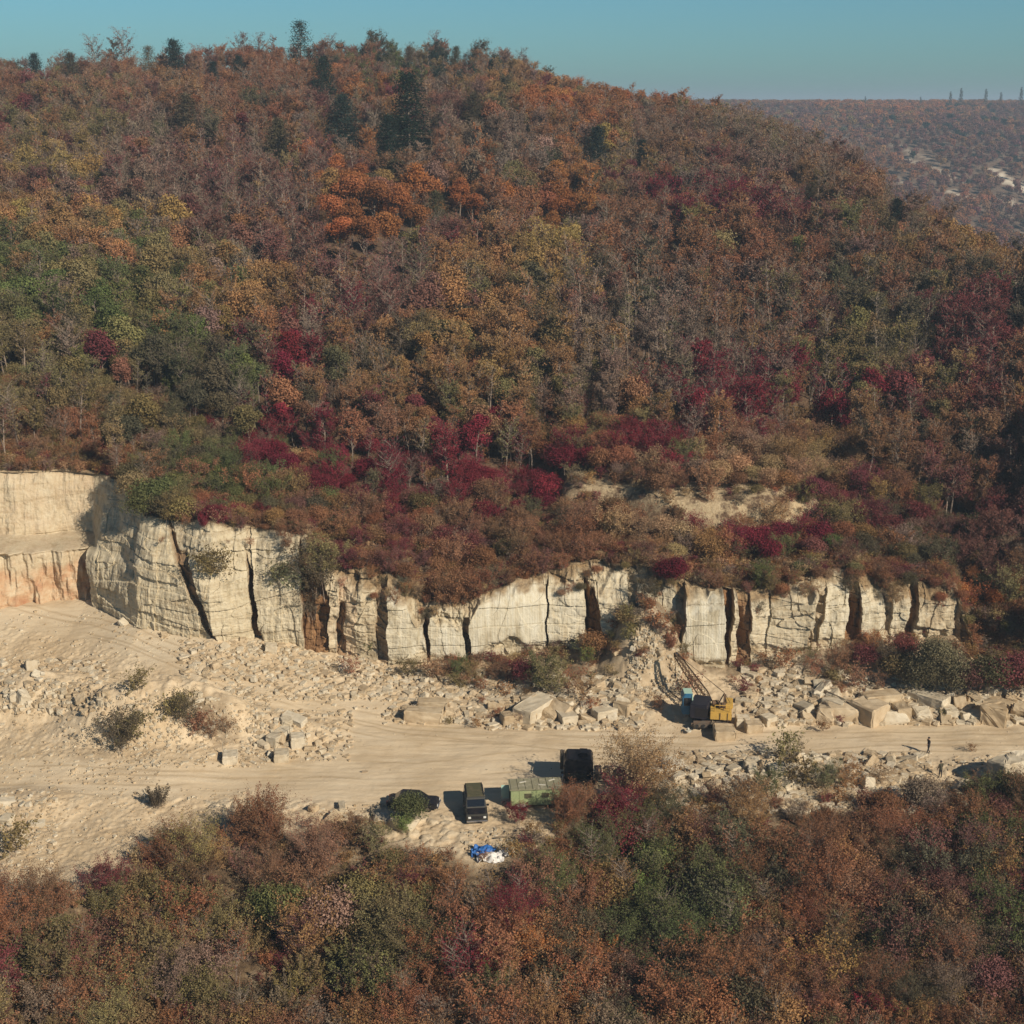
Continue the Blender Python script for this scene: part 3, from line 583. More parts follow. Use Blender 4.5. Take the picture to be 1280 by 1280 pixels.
# where each colour gathers: (photo x, y, radius x, y, colour, strength)
ZN = [(455, 262, 62, 42, 'rust orange', 9), (775, 108, 45, 18, 'rust orange', 8), (845, 118, 55, 18, 'rust orange', 8), (640, 108, 70, 22, 'ochre', 5), (705, 120, 40, 18, 'orange', 5), (700, 152, 45, 26, 'rust orange', 5),
      (300, 160, 70, 26, 'rusty brown', 4), (430, 125, 22, 18, 'rust orange', 4), (480, 130, 20, 15, 'rust orange', 4), (582, 238, 32, 34, 'rust orange', 6), (705, 262, 36, 30, 'orange', 5), (580, 270, 60, 30, 'rusty brown', 3),
      (75, 215, 45, 24, 'yellow', 5), (60, 300, 90, 30, 'ochre', 6), (120, 290, 60, 20, 'yellow', 4), (690, 330, 34, 28, 'yellow', 5), (215, 105, 40, 20, 'ochre', 3), (765, 192, 15, 18, 'yellow', 3),
      (1240, 335, 80, 26, 'ochre', 5), (1000, 320, 14, 12, 'bright green', 4), (120, 375, 110, 45, 'green', 7), (20, 380, 60, 40, 'green', 4), (170, 370, 90, 60, 'olive', 5), (235, 490, 80, 60, 'dark olive', 5), (240, 470, 70, 50, 'green', 3),
      (60, 480, 80, 60, 'olive', 3), (70, 540, 90, 50, 'rusty brown', 2.5), (280, 590, 70, 40, 'green', 5), (180, 620, 50, 30, 'olive', 5), (540, 82, 60, 22, 'dark green', 5), (480, 85, 50, 18, 'green', 5), (40, 78, 30, 14, 'dark green', 3),
      (352, 458, 22, 14, 'crimson', 14), (340, 550, 40, 32, 'crimson', 9), (432, 582, 36, 24, 'crimson', 12), (492, 612, 22, 16, 'crimson', 9), (622, 592, 48, 36, 'crimson', 10), (545, 520, 16, 22, 'crimson', 4), (820, 558, 36, 18, 'crimson', 14),
      (880, 500, 70, 34, 'crimson', 9), (1000, 485, 50, 20, 'crimson', 5), (1062, 500, 28, 14, 'crimson', 11), (893, 262, 60, 16, 'crimson', 9), (950, 280, 40, 20, 'plum red', 5), (700, 580, 30, 20, 'crimson', 6), (965, 665, 70, 22, 'crimson', 6),
      (850, 720, 24, 16, 'crimson', 8), (425, 390, 26, 22, 'crimson', 6), (1210, 420, 50, 28, 'plum red', 8), (1180, 512, 50, 24, 'plum red', 6), (282, 640, 44, 20, 'crimson', 6), (470, 690, 70, 26, 'plum red', 5), (1060, 640, 60, 24, 'plum red', 6),
      (600, 440, 95, 85, 'ochre', 9), (610, 470, 90, 80, 'olive', 4), (285, 385, 75, 30, 'ochre', 8), (850, 310, 120, 40, 'rusty brown', 6), (950, 340, 90, 36, 'rusty brown', 3.5), (1075, 455, 44, 36, 'olive', 7), (1150, 380, 90, 40, 'dark olive', 5),
      (310, 255, 110, 55, 'purple brown', 5), (470, 360, 80, 60, 'purple brown', 5), (200, 260, 80, 60, 'grey brown', 3), (790, 430, 80, 66, 'grey brown', 4), (790, 380, 80, 40, 'dark olive', 3), (600, 200, 100, 30, 'grey brown', 3), (990, 200, 90, 36, 'grey brown', 4),
      (930, 240, 100, 30, 'purple brown', 2), (350, 100, 200, 30, 'rusty brown', 2.5), (160, 120, 150, 30, 'brown', 2.5), (60, 200, 80, 50, 'olive', 2), (940, 590, 100, 30, 'tan', 6), (760, 640, 90, 40, 'brown', 4), (860, 650, 120, 40, 'tan', 4),
      (560, 720, 110, 30, 'rusty brown', 6), (620, 690, 90, 40, 'brown', 4), (1100, 560, 70, 40, 'ochre', 4), (1120, 700, 80, 40, 'dark olive', 4), (1215, 760, 30, 30, 'rust orange', 7), (1250, 820, 30, 30, 'plum red', 6), (1240, 640, 60, 80, 'purple brown', 4),
      (1200, 560, 70, 40, 'brown', 3), (370, 640, 60, 40, 'brown', 3), (370, 700, 24, 50, 'dark olive', 4), (990, 700, 40, 30, 'green', 3), (880, 575, 24, 18, 'green', 6), (1110, 120, 90, 18, 'rust orange', 5), (1060, 160, 60, 20, 'ochre', 3), (1100, 230, 160, 50, 'brown', 3), (1220, 170, 90, 30, 'dark green', 3), (1200, 190, 120, 50, 'purple brown', 3),
      (280, 1150, 260, 90, 'olive', 2.2), (900, 1200, 300, 90, 'dark olive', 1.5), (500, 1180, 260, 90, 'ochre', 1.4), (110, 470, 130, 90, 'olive', 3),
      # the wooded bank in front of the quarry
      (335, 1000, 45, 30, 'rusty brown', 6), (110, 1080, 60, 30, 'plum red', 3), (80, 1200, 100, 80, 'rusty brown', 4), (40, 1230, 60, 60, 'olive', 4), (130, 1250, 50, 40, 'yellow', 1), (250, 1130, 60, 60, 'olive', 3), (350, 1160, 24, 50, 'green', 4), (30, 1120, 60, 40, 'rusty brown', 3),
      (330, 1080, 70, 40, 'brown', 4), (470, 1100, 40, 40, 'olive', 4), (430, 1140, 30, 26, 'plum red', 5), (600, 1150, 80, 60, 'rusty brown', 5), (585, 1200, 30, 20, 'crimson', 5), (690, 1210, 50, 50, 'rust orange', 4), (720, 1100, 40, 40, 'green', 5),
      (800, 1140, 60, 60, 'green', 5), (830, 1090, 24, 30, 'bright green', 5), (850, 1160, 60, 50, 'green', 4), (1070, 1150, 40, 36, 'green', 6), (1075, 1180, 30, 30, 'bright green', 3), (880, 1035, 40, 24, 'ochre', 6), (970, 1030, 40, 20, 'grey green', 4),
      (640, 1015, 20, 20, 'crimson', 7), (775, 1015, 26, 16, 'crimson', 6), (650, 1120, 16, 30, 'crimson', 4), (1000, 1090, 90, 50, 'rusty brown', 4), (1100, 1080, 80, 70, 'brown', 4), (1130, 1050, 90, 30, 'rusty brown', 4), (1200, 1120, 70, 70, 'purple brown', 4), (1240, 1130, 50, 100, 'green', 2), (1100, 1230, 60, 40, 'crimson', 1.5),
      (950, 1230, 90, 50, 'rusty brown', 4), (1180, 1240, 60, 40, 'rusty brown', 4), (470, 1220, 80, 50, 'olive', 3), (620, 1240, 60, 30, 'green', 2), (1150, 1210, 60, 50, 'ochre', 2), (230, 1040, 50, 20, 'rusty brown', 4), (700, 1060, 50, 30, 'brown', 3), (440, 1040, 60, 24, 'brown', 4)]
_zn = np.array([(z[0], z[1], z[2], z[3], z[5]) for z in ZN]); _zc = [z[4] for z in ZN]
BASE = [('brown', 1.0), ('rusty brown', 0.9), ('olive', 0.7), ('ochre', 0.5), ('purple brown', 0.5), ('grey brown', 0.7), ('plum red', 0.22), ('dark olive', 0.35)]
rnd = random.Random(7)
def pick_colour(px, py):
    w = {}
    for q, (n, k) in enumerate(BASE): w[n] = w.get(n, 0) + k * (0.10 + 3.2 * max(0.0, float(vn2(px / 75 + q * 9.1, py / 42, 300 + q)) - 0.52))
    d = np.exp(-(((px - _zn[:, 0]) / _zn[:, 2]) ** 2 + ((py - _zn[:, 1]) / _zn[:, 3]) ** 2)) * _zn[:, 4]
    for i in np.nonzero(d > 0.05)[0]: w[_zc[i]] = w.get(_zc[i], 0) + float(d[i])
    ns = list(w); s = rnd.random() * sum(w.values())
    for n in ns:
        s -= w[n]
        if s <= 0: return n
    return ns[-1]
def tint_of(name, px=None, py=None):
    c = PAL[name]; v = math.exp(rnd.gauss(0, 0.13)); return tuple(max(0.008, x * v * math.exp(rnd.gauss(0, 0.05))) for x in c)

# ------------------------------------------------------------------ plants: where they grow
plants = []   # dict(kind, proto, x,y,z, s, rz, col, tint, px, py, size)
def add_plant(kind, proto, x, y, s, col=None, z=None, tint=None, sink=0.12, force=False, sz=None, label=None):
    zz = float(terrain(np.array([x]), np.array([y]))[0]) if z is None else z
    px, py, d = proj(x, y, zz + 0.5 * PROTO[proto]['h'] * s)
    col = col or pick_colour(px, py)
    plants.append(dict(kind=kind, proto=proto, x=x, y=y, z=zz - sink, s=s, rz=rnd.random() * 6.283, col=col, tint=tint or tint_of(col), px=float(px), py=float(py), size=PROTO[proto]['h'] * s / d, force=force, label=label))
def bare_amount(px, py):
    return (math.exp(-((px - 310) / 130) ** 2 - ((py - 260) / 60) ** 2) + math.exp(-((px - 470) / 80) ** 2 - ((py - 360) / 60) ** 2) + 1.1 * math.exp(-((px - 790) / 90) ** 2 - ((py - 430) / 75) ** 2)
            + 0.8 * math.exp(-((px - 980) / 110) ** 2 - ((py - 200) / 45) ** 2) + 0.8 * math.exp(-((px - 940) / 120) ** 2 - ((py - 430) / 40) ** 2) + 0.5 * math.exp(-((px - 620) / 120) ** 2 - ((py - 210) / 40) ** 2))
def leafy_amount(px, py):
    g = lambda a, b, c, d: math.exp(-((px - a) / c) ** 2 - ((py - b) / d) ** 2)
    return g(455, 262, 70, 50) + g(120, 360, 160, 70) + g(610, 450, 100, 90) + g(810, 115, 90, 25) + g(680, 130, 80, 40) + g(240, 500, 110, 70) + g(60, 300, 100, 40) + 0.8 * g(285, 385, 80, 40) + g(582, 238, 40, 40) + g(705, 262, 45, 35) + g(1070, 455, 50, 40) + g(1240, 335, 90, 30)
# hillside
yy = 150.0
rs = np.random.default_rng(11)
while yy < 520:
    sp = 2.15 + (yy - 150) / 270 * 1.6
    if yy > 440: sp = 7
    xs = np.arange(-0.50 * yy, 0.56 * yy, sp)
    for x in xs:
        X = float(x + rs.uniform(-0.45, 0.45) * sp); Y = float(yy + rs.uniform(-0.45, 0.45) * sp)
        yt = float(Yb(X) + Setb(X)); d = Y - yt
        if d < 0.8: continue
        Z = float(hill(X, Y)); px, py, dep = proj(X, Y, Z + 3); 
        if px > 1600 or px < -330: continue
        if (px > 1330 or px < -50) and rs.random() < 0.4: continue
        u = rs.random()
        # keep the drop behind the crest thinly planted
        zc = hill(X + np.zeros(1), np.array([Y + 12.]))[0]
        shr = 0.15 + 0.85 * (1 - float(sst(16, 34, d + 7 * fbm(X * 0.05, Y * 0.05, 2, 90))))
        if X > 3 and X < 45: shr = 0.12 + 0.88 * (1 - float(sst(24, 44, d + 7 * fbm(X * 0.05, Y * 0.05, 2, 90))))
        if px < 180: shr *= 0.5
        if X > 3 and X < 42 and 12 < d < 19 and u < 0.55: continue
        if d < 6 and u < (0.4 if px < 400 else 0.15): continue
        if rs.random() < shr:
            pr = rs.choice(['bushA', 'bushB', 'twigA', 'twigB', 'twigC', 'spikeB'], p=[.2, .18, .22, .2, .12, .08]); s = rs.uniform(0.6, 1.15) * (0.75 if d < 6 else 1.0)
            add_plant('shrub', str(pr), X, Y, float(s), z=Z)
        else:
            b = min(1, bare_amount(px, py)); lf = min(1, leafy_amount(px, py)); q = rs.random()
            if q < 0.92 * b and lf < 0.5: pr = rs.choice(['bareA', 'bareB', 'bareC', 'wispB'], p=[.34, .32, .24, .10])
            elif q < 0.9 * b + lf * 0.7: pr = rs.choice(['oakA', 'oakB', 'oakC', 'wispC'])
            else: pr = rs.choice(['oakA', 'oakB', 'tallA', 'tallB', 'wispA', 'wispB', 'wispC', 'bareC', 'bareA'], p=[.02, .02, .03, .05, .20, .18, .14, .17, .19])
            s = rs.uniform(0.62, 1.20) * (0.72 + 0.28 * float(sst(165, 230, Y)))
            if str(pr)[:3] == 'oak': s *= 0.95
            s *= 1 - 0.2 * float(sst(340, 410, Y))
            if Y > 440: s *= 0.9
            add_plant('tree', str(pr), X, Y, float(s), z=Z)
    yy += sp * 0.92
for x in np.arange(-44, 47, 0.85):
    X = float(x + rs.uniform(-.4, .4)); px = float(Pxb(X))
    if px < 150 and rs.random() < 0.6: continue
    if 850 < px < 905 and rs.random() < 0.5: continue
    yt = float(Yb(X) + Setb(X)); Y = yt + float(rs.uniform(-0.4, 1.6)); pr = str(rs.choice(['bushB', 'twigA', 'twigB', 'twigC', 'spikeB'])); s = float(rs.uniform(0.35, 0.85))
    add_plant('shrub', pr, X, Y, s, z=float(Ztop(X)) - 0.55 * s, col=None if rs.random() < 0.5 else str(rs.choice(['brown', 'rusty brown', 'tan', 'purple brown'])))
for i in range(70):
    px = float(rs.choice([rs.uniform(400, 560), rs.uniform(690, 850), rs.uniform(940, 1030), rs.uniform(1050, 1200), rs.uniform(200, 400)], p=[.15, .25, .28, .22, .1])); X = float(np.interp(px, _c[:, 0], _Xb)); dz = float(rs.uniform(0.2, 2.4))
    add_plant('shrub', str(rs.choice(['twigA', 'twigB', 'twigC', 'bushB', 'lowA'])), X, float(Yb(X)) + float(Setb(X)) * max(0.2, 1 - dz / 2.6) - 0.25, float(rs.uniform(0.28, 0.6)), z=float(Ztop(X)) - dz, col=str(rs.choice(['brown', 'olive', 'dark olive', 'rusty brown', 'tan'])))
for (px, dy, s, pr, col) in ((160, 0, 1.2, 'bushA', 'olive'), (178, 0, 1.3, 'bushA', 'green'), (196, .2, 1.2, 'bushB', 'dark olive'), (214, 0, 1.1, 'twigA', 'olive'), (150, .6, 1.1, 'bushB', 'dark olive'), (186, 1.5, 1.5, 'bushA', 'green'), (225, .8, 1.2, 'bushA', 'olive'), (840, -.3, 1.0, 'bushA', 'crimson'), (560, -.3, 1.1, 'twigA', 'rusty brown'), (600, -.3, 1.0, 'twigB', 'rusty brown'), (580, .1, 1.2, 'twigB', 'brown')):
    X = float(np.interp(px, _c[:, 0], _Xb)); Y = float(Yb(X) + Setb(X)) + dy; add_plant('shrub', pr, X, Y, s, col, z=float(Ztop(X)) - 0.8)
# named evergreens etc, each where it stands on the slope
def slope_spot(px, py_base): return hit(px, py_base)
for (px, pb, hpx, wf, pr, col) in [(512, 192, 88, 1.0, 'pineA', 'dark green'), (486, 200, 52, 1.2, 'pineB', 'dark green'), (220, 100, 46, 1.1, 'pineB', 'dark green'), (405, 128, 52, 1.25, 'pineB', 'dark green'), (430, 185, 60, 1.2, 'pineB', 'dark green'),
        (236, 180, 56, 1.2, 'pineB', 'dark olive'), (745, 215, 52, 1.2, 'pineB', 'dark green'), (803, 204, 30, 1.0, 'pineA', 'dark green'), (350, 208, 54, 1.2, 'pineB', 'dark olive'), (1118, 292, 42, 1.3, 'pineB', 'dark green'), (592, 168, 48, 1.1, 'pineB', 'dark olive'),
        (545, 285, 44, 1.2, 'pineB', 'dark olive'), (300, 100, 30, 1.2, 'pineB', 'dark green'), (44, 92, 34, 1.4, 'pineB', 'dark green'), (268, 105, 28, 1.2, 'pineB', 'dark green'), (368, 75, 16, 1.3, 'pineB', 'dark green'),
        (376, 74, 50, 1.0, 'openpine', 'dark green'), (186, 76, 36, 0.8, 'openpine', 'dark olive'), (88, 80, 34, 0.9, 'pineB', 'dark olive'), (570, 64, 26, 1.5, 'pineB', 'dark olive'), (512, 62, 24, 1.4, 'pineB', 'dark olive'), (1010, 270, 40, 1.2, 'pineB', 'dark olive')]:
    x, y, z = hit(px, pb + 6); 
    if y > 440: y = 425.0; x = at_Y(px, pb, y).x; z = float(hill(x, y))
    d = proj(x, y, z)[2]; s = hpx * d / FPX / PROTO[pr]['h']
    add_plant('pine', pr, x, y, float(s) * 1.2, col, z=z, force=True)
OAKS = [(412, 292, 50), (436, 282, 62), (468, 286, 60), (498, 292, 58), (522, 300, 46), (425, 325, 54), (455, 330, 60), (440, 306, 54), (486, 318, 54), (575, 268, 44), (590, 285, 44), (700, 290, 44), (716, 280, 38), (690, 300, 36)]
for (px, pb, hpx) in OAKS:
    x, y, z = hit(px, pb + 4); d = proj(x, y, z)[2]; pr = str(rs.choice(['oakA', 'oakB', 'oakC']))
    add_plant('tree', pr, x, y, float(hpx * 1.15 * d / FPX / PROTO[pr]['h']), 'rust orange', z=z, force=True)
keep = [(p['px'], p['py'], p['y'], 0.30 * p['size'] * FPX, 0.5 * p['size'] * FPX) for p in plants if p['force'] and p['kind'] in ('pine', 'tree')]
plants[:] = [p for p in plants if p['force'] or p['y'] < 185 or not any(abs(p['px'] - a) < w + 5 and abs(p['py'] - b) < h_ + 4 and p['y'] < y_ + 4 for a, b, y_, w, h_ in keep)]
# skyline deciduous trees standing clear of the crest
for (px, hpx, pr) in [(75, 26, 'bareC'), (122, 40, 'bareC'), (140, 36, 'wispB'), (160, 44, 'bareC'), (205, 26, 'bareA'), (250, 24, 'bareC'), (296, 32, 'bareC'), (310, 36, 'bareA'), (325, 30, 'bareC'), (340, 30, 'bareA'), (410, 26, 'bareC'), (475, 34, 'wispC'), (545, 30, 'bareC'), (600, 30, 'wispC'), (650, 26, 'bareC'), (690, 24, 'wispB'), (720, 22, 'bareC'), (740, 22, 'wispC')]:
    y = 424.0; x = at_Y(px, 80, y).x; z = float(hill(x, y)); d = proj(x, y, z)[2]
    add_plant('tree', pr, x, y, float((hpx + 14) * d / FPX / PROTO[pr]['h']), 'purple brown' if 'bare' in pr else 'dark olive', z=z, force=True)
# wooded bank in front
yy = 74.0
while yy < 118:
    for x in np.arange(-66, 76, 1.75):
        X = float(x + rs.uniform(-.85, .85)); Y = float(yy + rs.uniform(-.8, .8)); e = float(Yedge(X)) - Y
        if e < 0.9: continue
        px, py, dep = proj(X, Y, float(ground_low(X, Y)) + 1.5)
        if px < -330 or px > 1620 or py > 1400: continue
        if 560 < px < 662 and py < 1092 or 575 < px < 645 and py < 1118: continue
        if 700 < px < 770 and py < 1010: continue
        if 478 < px < 562 and py < 1062: continue
        if 815 < px < 1150 and py < 1003 and rs.random() < 0.86: continue
        if fbm(np.array([X * 0.22]), np.array([Y * 0.16]), 2, 211)[0] > 0.30 and rs.random() < 0.8: continue
        q = rs.random(); tall = float(sst(2, 9, e))
        pr = str(rs.choice(['bushA', 'bushB', 'twigA', 'twigB', 'twigC', 'spikeA', 'spikeB'], p=[.06, .05, .22, .21, .10, .20, .16])); s = rs.uniform(0.65, 1.25) * (0.75 + 0.4 * tall)
        if px > 660 and q < 0.15: pr = str(rs.choice(['bushA', 'bushB'])); s *= 1.1
        if q > 0.90: pr = 'tallbush'; s = rs.uniform(0.5, 0.72)
        if q < 0.10 and tall > 0.5: pr = 'bareC'; s = rs.uniform(0.45, 0.65)
        add_plant('shrub', pr, X, Y, float(s))
    yy += 1.75
# guessed knoll added outside the frame on the right: its trees shade the gully
for i in range(70):
    a = rs.normal(0, 1, 2); X = float(84 + a[0] * 13); Y = float(150 + a[1] * 16)
    if proj(X, Y, 5.)[0] < 1330: continue
    add_plant('tree', str(rs.choice(['oakA', 'oakC', 'tallA', 'wispC'])), X, Y, float(rs.uniform(0.8, 1.1)))
# shrubs placed one by one in the quarry: (px, py of base, height in px, proto, colour)
for (px, pb, hpx, pr, col) in [(792, 1016, 96, 'tallbush', 'tan'), (812, 1020, 78, 'tallbush', 'ochre'), (332, 1062, 92, 'bigspike', 'rusty brown'), (512, 1034, 42, 'bushB', 'green'), (505, 1040, 34, 'spikeB', 'bright green'),
        (1168, 872, 76, 'bigbush', 'grey green'), (1150, 872, 50, 'bushB', 'dark olive'), (1188, 870, 50, 'bushA', 'dark olive'), (742, 826, 36, 'bushB', 'ochre'), (735, 832, 26, 'twigB', 'bright green'), (675, 868, 50, 'twigA', 'green'), (690, 872, 44, 'twigB', 'olive'), (655, 862, 36, 'bushB', 'plum red'),
        (575, 850, 26, 'twigB', 'green'), (590, 852, 22, 'twigB', 'olive'), (540, 850, 20, 'lowA', 'brown'), (510, 848, 18, 'lowA', 'olive'), (557, 846, 20, 'twigC', 'brown'), (620, 852, 24, 'twigC', 'brown'), (640, 856, 24, 'twigB', 'brown'), (715, 868, 36, 'twigC', 'rusty brown'), (725, 880, 34, 'twigC', 'brown'),
        (172, 868, 22, 'lowA', 'olive'), (232, 906, 36, 'twigB', 'dark olive'), (218, 900, 24, 'lowA', 'olive'), (155, 940, 46, 'twigB', 'dark olive'), (163, 932, 30, 'lowA', 'olive'), (197, 1010, 36, 'spikeB', 'dark olive'), (262, 925, 26, 'twigC', 'rusty brown'), (285, 920, 22, 'twigC', 'brown'), (248, 918, 20, 'lowA', 'brown'),
        (458, 810, 24, 'spikeB', 'green'), (20, 1070, 30, 'lowA', 'olive'), (980, 952, 26, 'lowA', 'olive'), (995, 950, 24, 'twigC', 'dark olive'), (838, 812, 26, 'spikeB', 'rusty brown'), (820, 790, 20, 'lowA', 'rusty brown'),
        (1020, 850, 26, 'twigC', 'rusty brown'), (1045, 845, 34, 'twigB', 'brown'), (1080, 842, 36, 'bushB', 'plum red'), (1060, 832, 26, 'twigC', 'brown'), (1105, 846, 40, 'twigA', 'dark olive'), (1010, 836, 24, 'twigC', 'olive'), (980, 838, 20, 'lowA', 'rusty brown'), (1125, 858, 44, 'bushA', 'olive'), (1095, 822, 30, 'twigC', 'ochre'), (1130, 835, 40, 'bushB', 'plum red'),
        (1070, 862, 22, 'lowA', 'brown'), (1100, 866, 24, 'twigC', 'brown'), (1210, 872, 50, 'bushA', 'purple brown'), (1235, 872, 56, 'bushA', 'dark olive'), (1262, 874, 60, 'bushA', 'plum red'), (1280, 876, 50, 'bushB', 'brown'), (395, 742, 62, 'twigA', 'dark olive'), (405, 720, 46, 'twigB', 'olive'), (390, 770, 36, 'twigC', 'dark olive'),
        (260, 718, 24, 'lowA', 'olive'), (275, 716, 26, 'lowA', 'olive'), (350, 728, 22, 'lowA', 'olive'), (365, 735, 24, 'lowA', 'grey green'), (862, 872, 20, 'lowA', 'brown'), (1225, 1000, 30, 'twigC', 'brown'), (1262, 1010, 44, 'bushB', 'dark olive'), (648, 1032, 27, 'twigA', 'crimson'), (640, 1022, 20, 'twigC', 'crimson'), (785, 1036, 34, 'twigA', 'crimson'), (760, 1030, 36, 'twigB', 'brown'),
        (715, 1022, 34, 'twigB', 'ochre'), (735, 1024, 36, 'twigB', 'tan'), (1000, 985, 30, 'lowA', 'olive'), (1030, 990, 34, 'twigB', 'grey green'), (1060, 990, 34, 'twigB', 'ochre'), (1100, 985, 30, 'twigC', 'tan'), (960, 1000, 36, 'twigB', 'green'), (930, 1015, 40, 'twigB', 'brown'), (890, 1010, 30, 'twigC', 'brown'), (440, 845, 16, 'lowA', 'brown')]:
    on_face = (px < 470 and 700 < pb < 815)
    if on_face: 
        X = float(np.interp(px, _c[:, 0], _Xb)); y = float(Yb(X)) + 0.6; p = at_Y(px, pb, y); x, z = p.x, p.z - 0.2
    else: x, y, z = hit(px, pb)
    d = proj(x, y, z)[2]; s = hpx * d / FPX / PROTO[pr]['h']
    if s > 1.25 and pr in ('twigA', 'bushA'): pass
    add_plant('shrub', pr, x, y, float(s), col, z=z, force=True, sink=0.05 if not on_face else 0.3)

# ------------------------------------------------------------------ plants: build
used = {}
def place_plant(p, name, cat, group):
    pr = PROTO[p['proto']]; r = empty(name, (p['x'], p['y'], p['z']), p['rz']); r.scale = (p['s'],) * 3
    for part in ('trunk', 'crown'):
        o = link({'trunk': 'trunk' if cat != 'shrub' else 'stem', 'crown': 'crown' if cat != 'shrub' else 'foliage'}[part], pr[part], r); o['tint'] = list(p['tint'])
        used.setdefault(p['proto'], {}).setdefault(part, o)
    tag(r, p['label'], cat, group); return r
def inview(p): return -10 < p['px'] < 1290 and -10 < p['py'] < 1290
def zone_text(p):
    py, px = p['py'], p['px']
    if p['y'] < float(Yedge(p['x'])) + 1: return 'on the bank below the quarry road'
    if p['y'] < float(Yb(p['x'])) + 0.5: return 'on the quarry floor'
    if py < 95 and p['y'] > 380: return 'on the skyline crest'
    if p['y'] > 330: return 'high on the hill'
    if p['y'] > 240: return 'on the upper slope'
    if p['y'] > 190: return 'on the middle slope'
    return 'just above the quarry face'
LM = [(45, 'at the western photo edge'), (105, 'above the red rock wall'), (150, 'above the corner of the tall wall'), (215, 'above the slanting crack'), (290, 'above the thin black crack'), (360, 'above the hanging ivy'), (420, 'above the brown recess'), (485, 'above the orange buttress'),
      (535, 'above the first sawn block'), (590, 'above the black slot'), (650, 'above the longest sawn face'), (710, 'above the old lorry'), (770, 'above the tan bush'), (830, 'above the rubble cone'), (880, 'above the crane'), (930, 'above the two brown slots'), (985, 'above the curved buttress'), (1050, 'above the big roadside blocks'), (1110, 'above the twin clefts'), (1165, 'above the grey bush'), (1220, 'above the two walkers'), (2000, 'at the eastern photo edge')]
LB = [(60, 'at the western photo edge'), (130, 'under the open sand'), (200, 'under the leaning seedling'), (270, 'under the dry weeds'), (370, 'under the spiky shrub'), (430, 'under the stone row'), (490, 'under the car tail'), (550, 'under the dark car'), (620, 'under the van'), (680, 'under the trailer'), (740, 'under the lorry'), (820, 'under the tan bush'), (900, 'under the rubble bank'), (980, 'under the crane road'), (1060, 'under the widest blocks'), (1130, 'under the stony verge'), (1200, 'under the two walkers'), (2000, 'at the eastern photo edge')]
ORD = ['', 'topmost', 'second', 'third', 'fourth', 'fifth', 'sixth', 'seventh', 'eighth', 'ninth', 'tenth', 'eleventh', 'twelfth', 'thirteenth', 'fourteenth', 'fifteenth']
def size_word(p, med): return 'big' if p['size'] > med * 1.18 else ('small' if p['size'] < med * 0.85 else 'middling')
def label_all(ps, noun):
    med = float(np.median([p['size'] for p in ps])) if ps else 1; by = {}
    for p in ps:
        below = p['y'] < float(Yedge(p['x'])) + 1; lm = next(t for q, t in (LB if below else LM) if p['px'] < q)
        z = {'on the bank below the quarry road': 'on the bank', 'on the quarry floor': 'on the floor', 'on the skyline crest': 'on the crest', 'high on the hill': 'high up', 'on the upper slope': 'on upper slope', 'on the middle slope': 'mid slope', 'just above the quarry face': 'near the cliff'}[zone_text(p)]
        by.setdefault(f"{size_word(p, med)} {p['col']} {PROTO[p['proto']]['form']} {noun} {z} {lm}".replace('on the floor above', 'on the floor, in line with').replace('middling ', 'mid-sized '), []).append(p)
    for t, L in by.items():
        L.sort(key=lambda p: p['py'])
        for i, p in enumerate(L): p['label'] = p['label'] or (t if len(L) == 1 else t + ', ' + ORD[min(i + 1, 15)] + ' down')
rest = []
for kind, name, noun, cat, group, lim in (('pine', 'pine_tree', 'pine', 'pine', 'dark evergreens among the autumn trees', 60), ('tree', 'autumn_tree', 'tree', 'tree', 'autumn trees on the hillside', 298), ('shrub', 'shrub', 'shrub', 'shrub', 'shrubs around the quarry', 298)):
    L = [p for p in plants if p['kind'] == kind and inview(p)]; L.sort(key=lambda p: (-p['force'], -p['size'])); top = L[:lim]; ids = {id(p) for p in top}
    top.sort(key=lambda p: (p['py'], p['px'])); label_all(top, noun)
    for p in top:
        place_plant(p, name, cat, group)
    rest += [p for p in plants if p['kind'] == kind and id(p) not in ids]
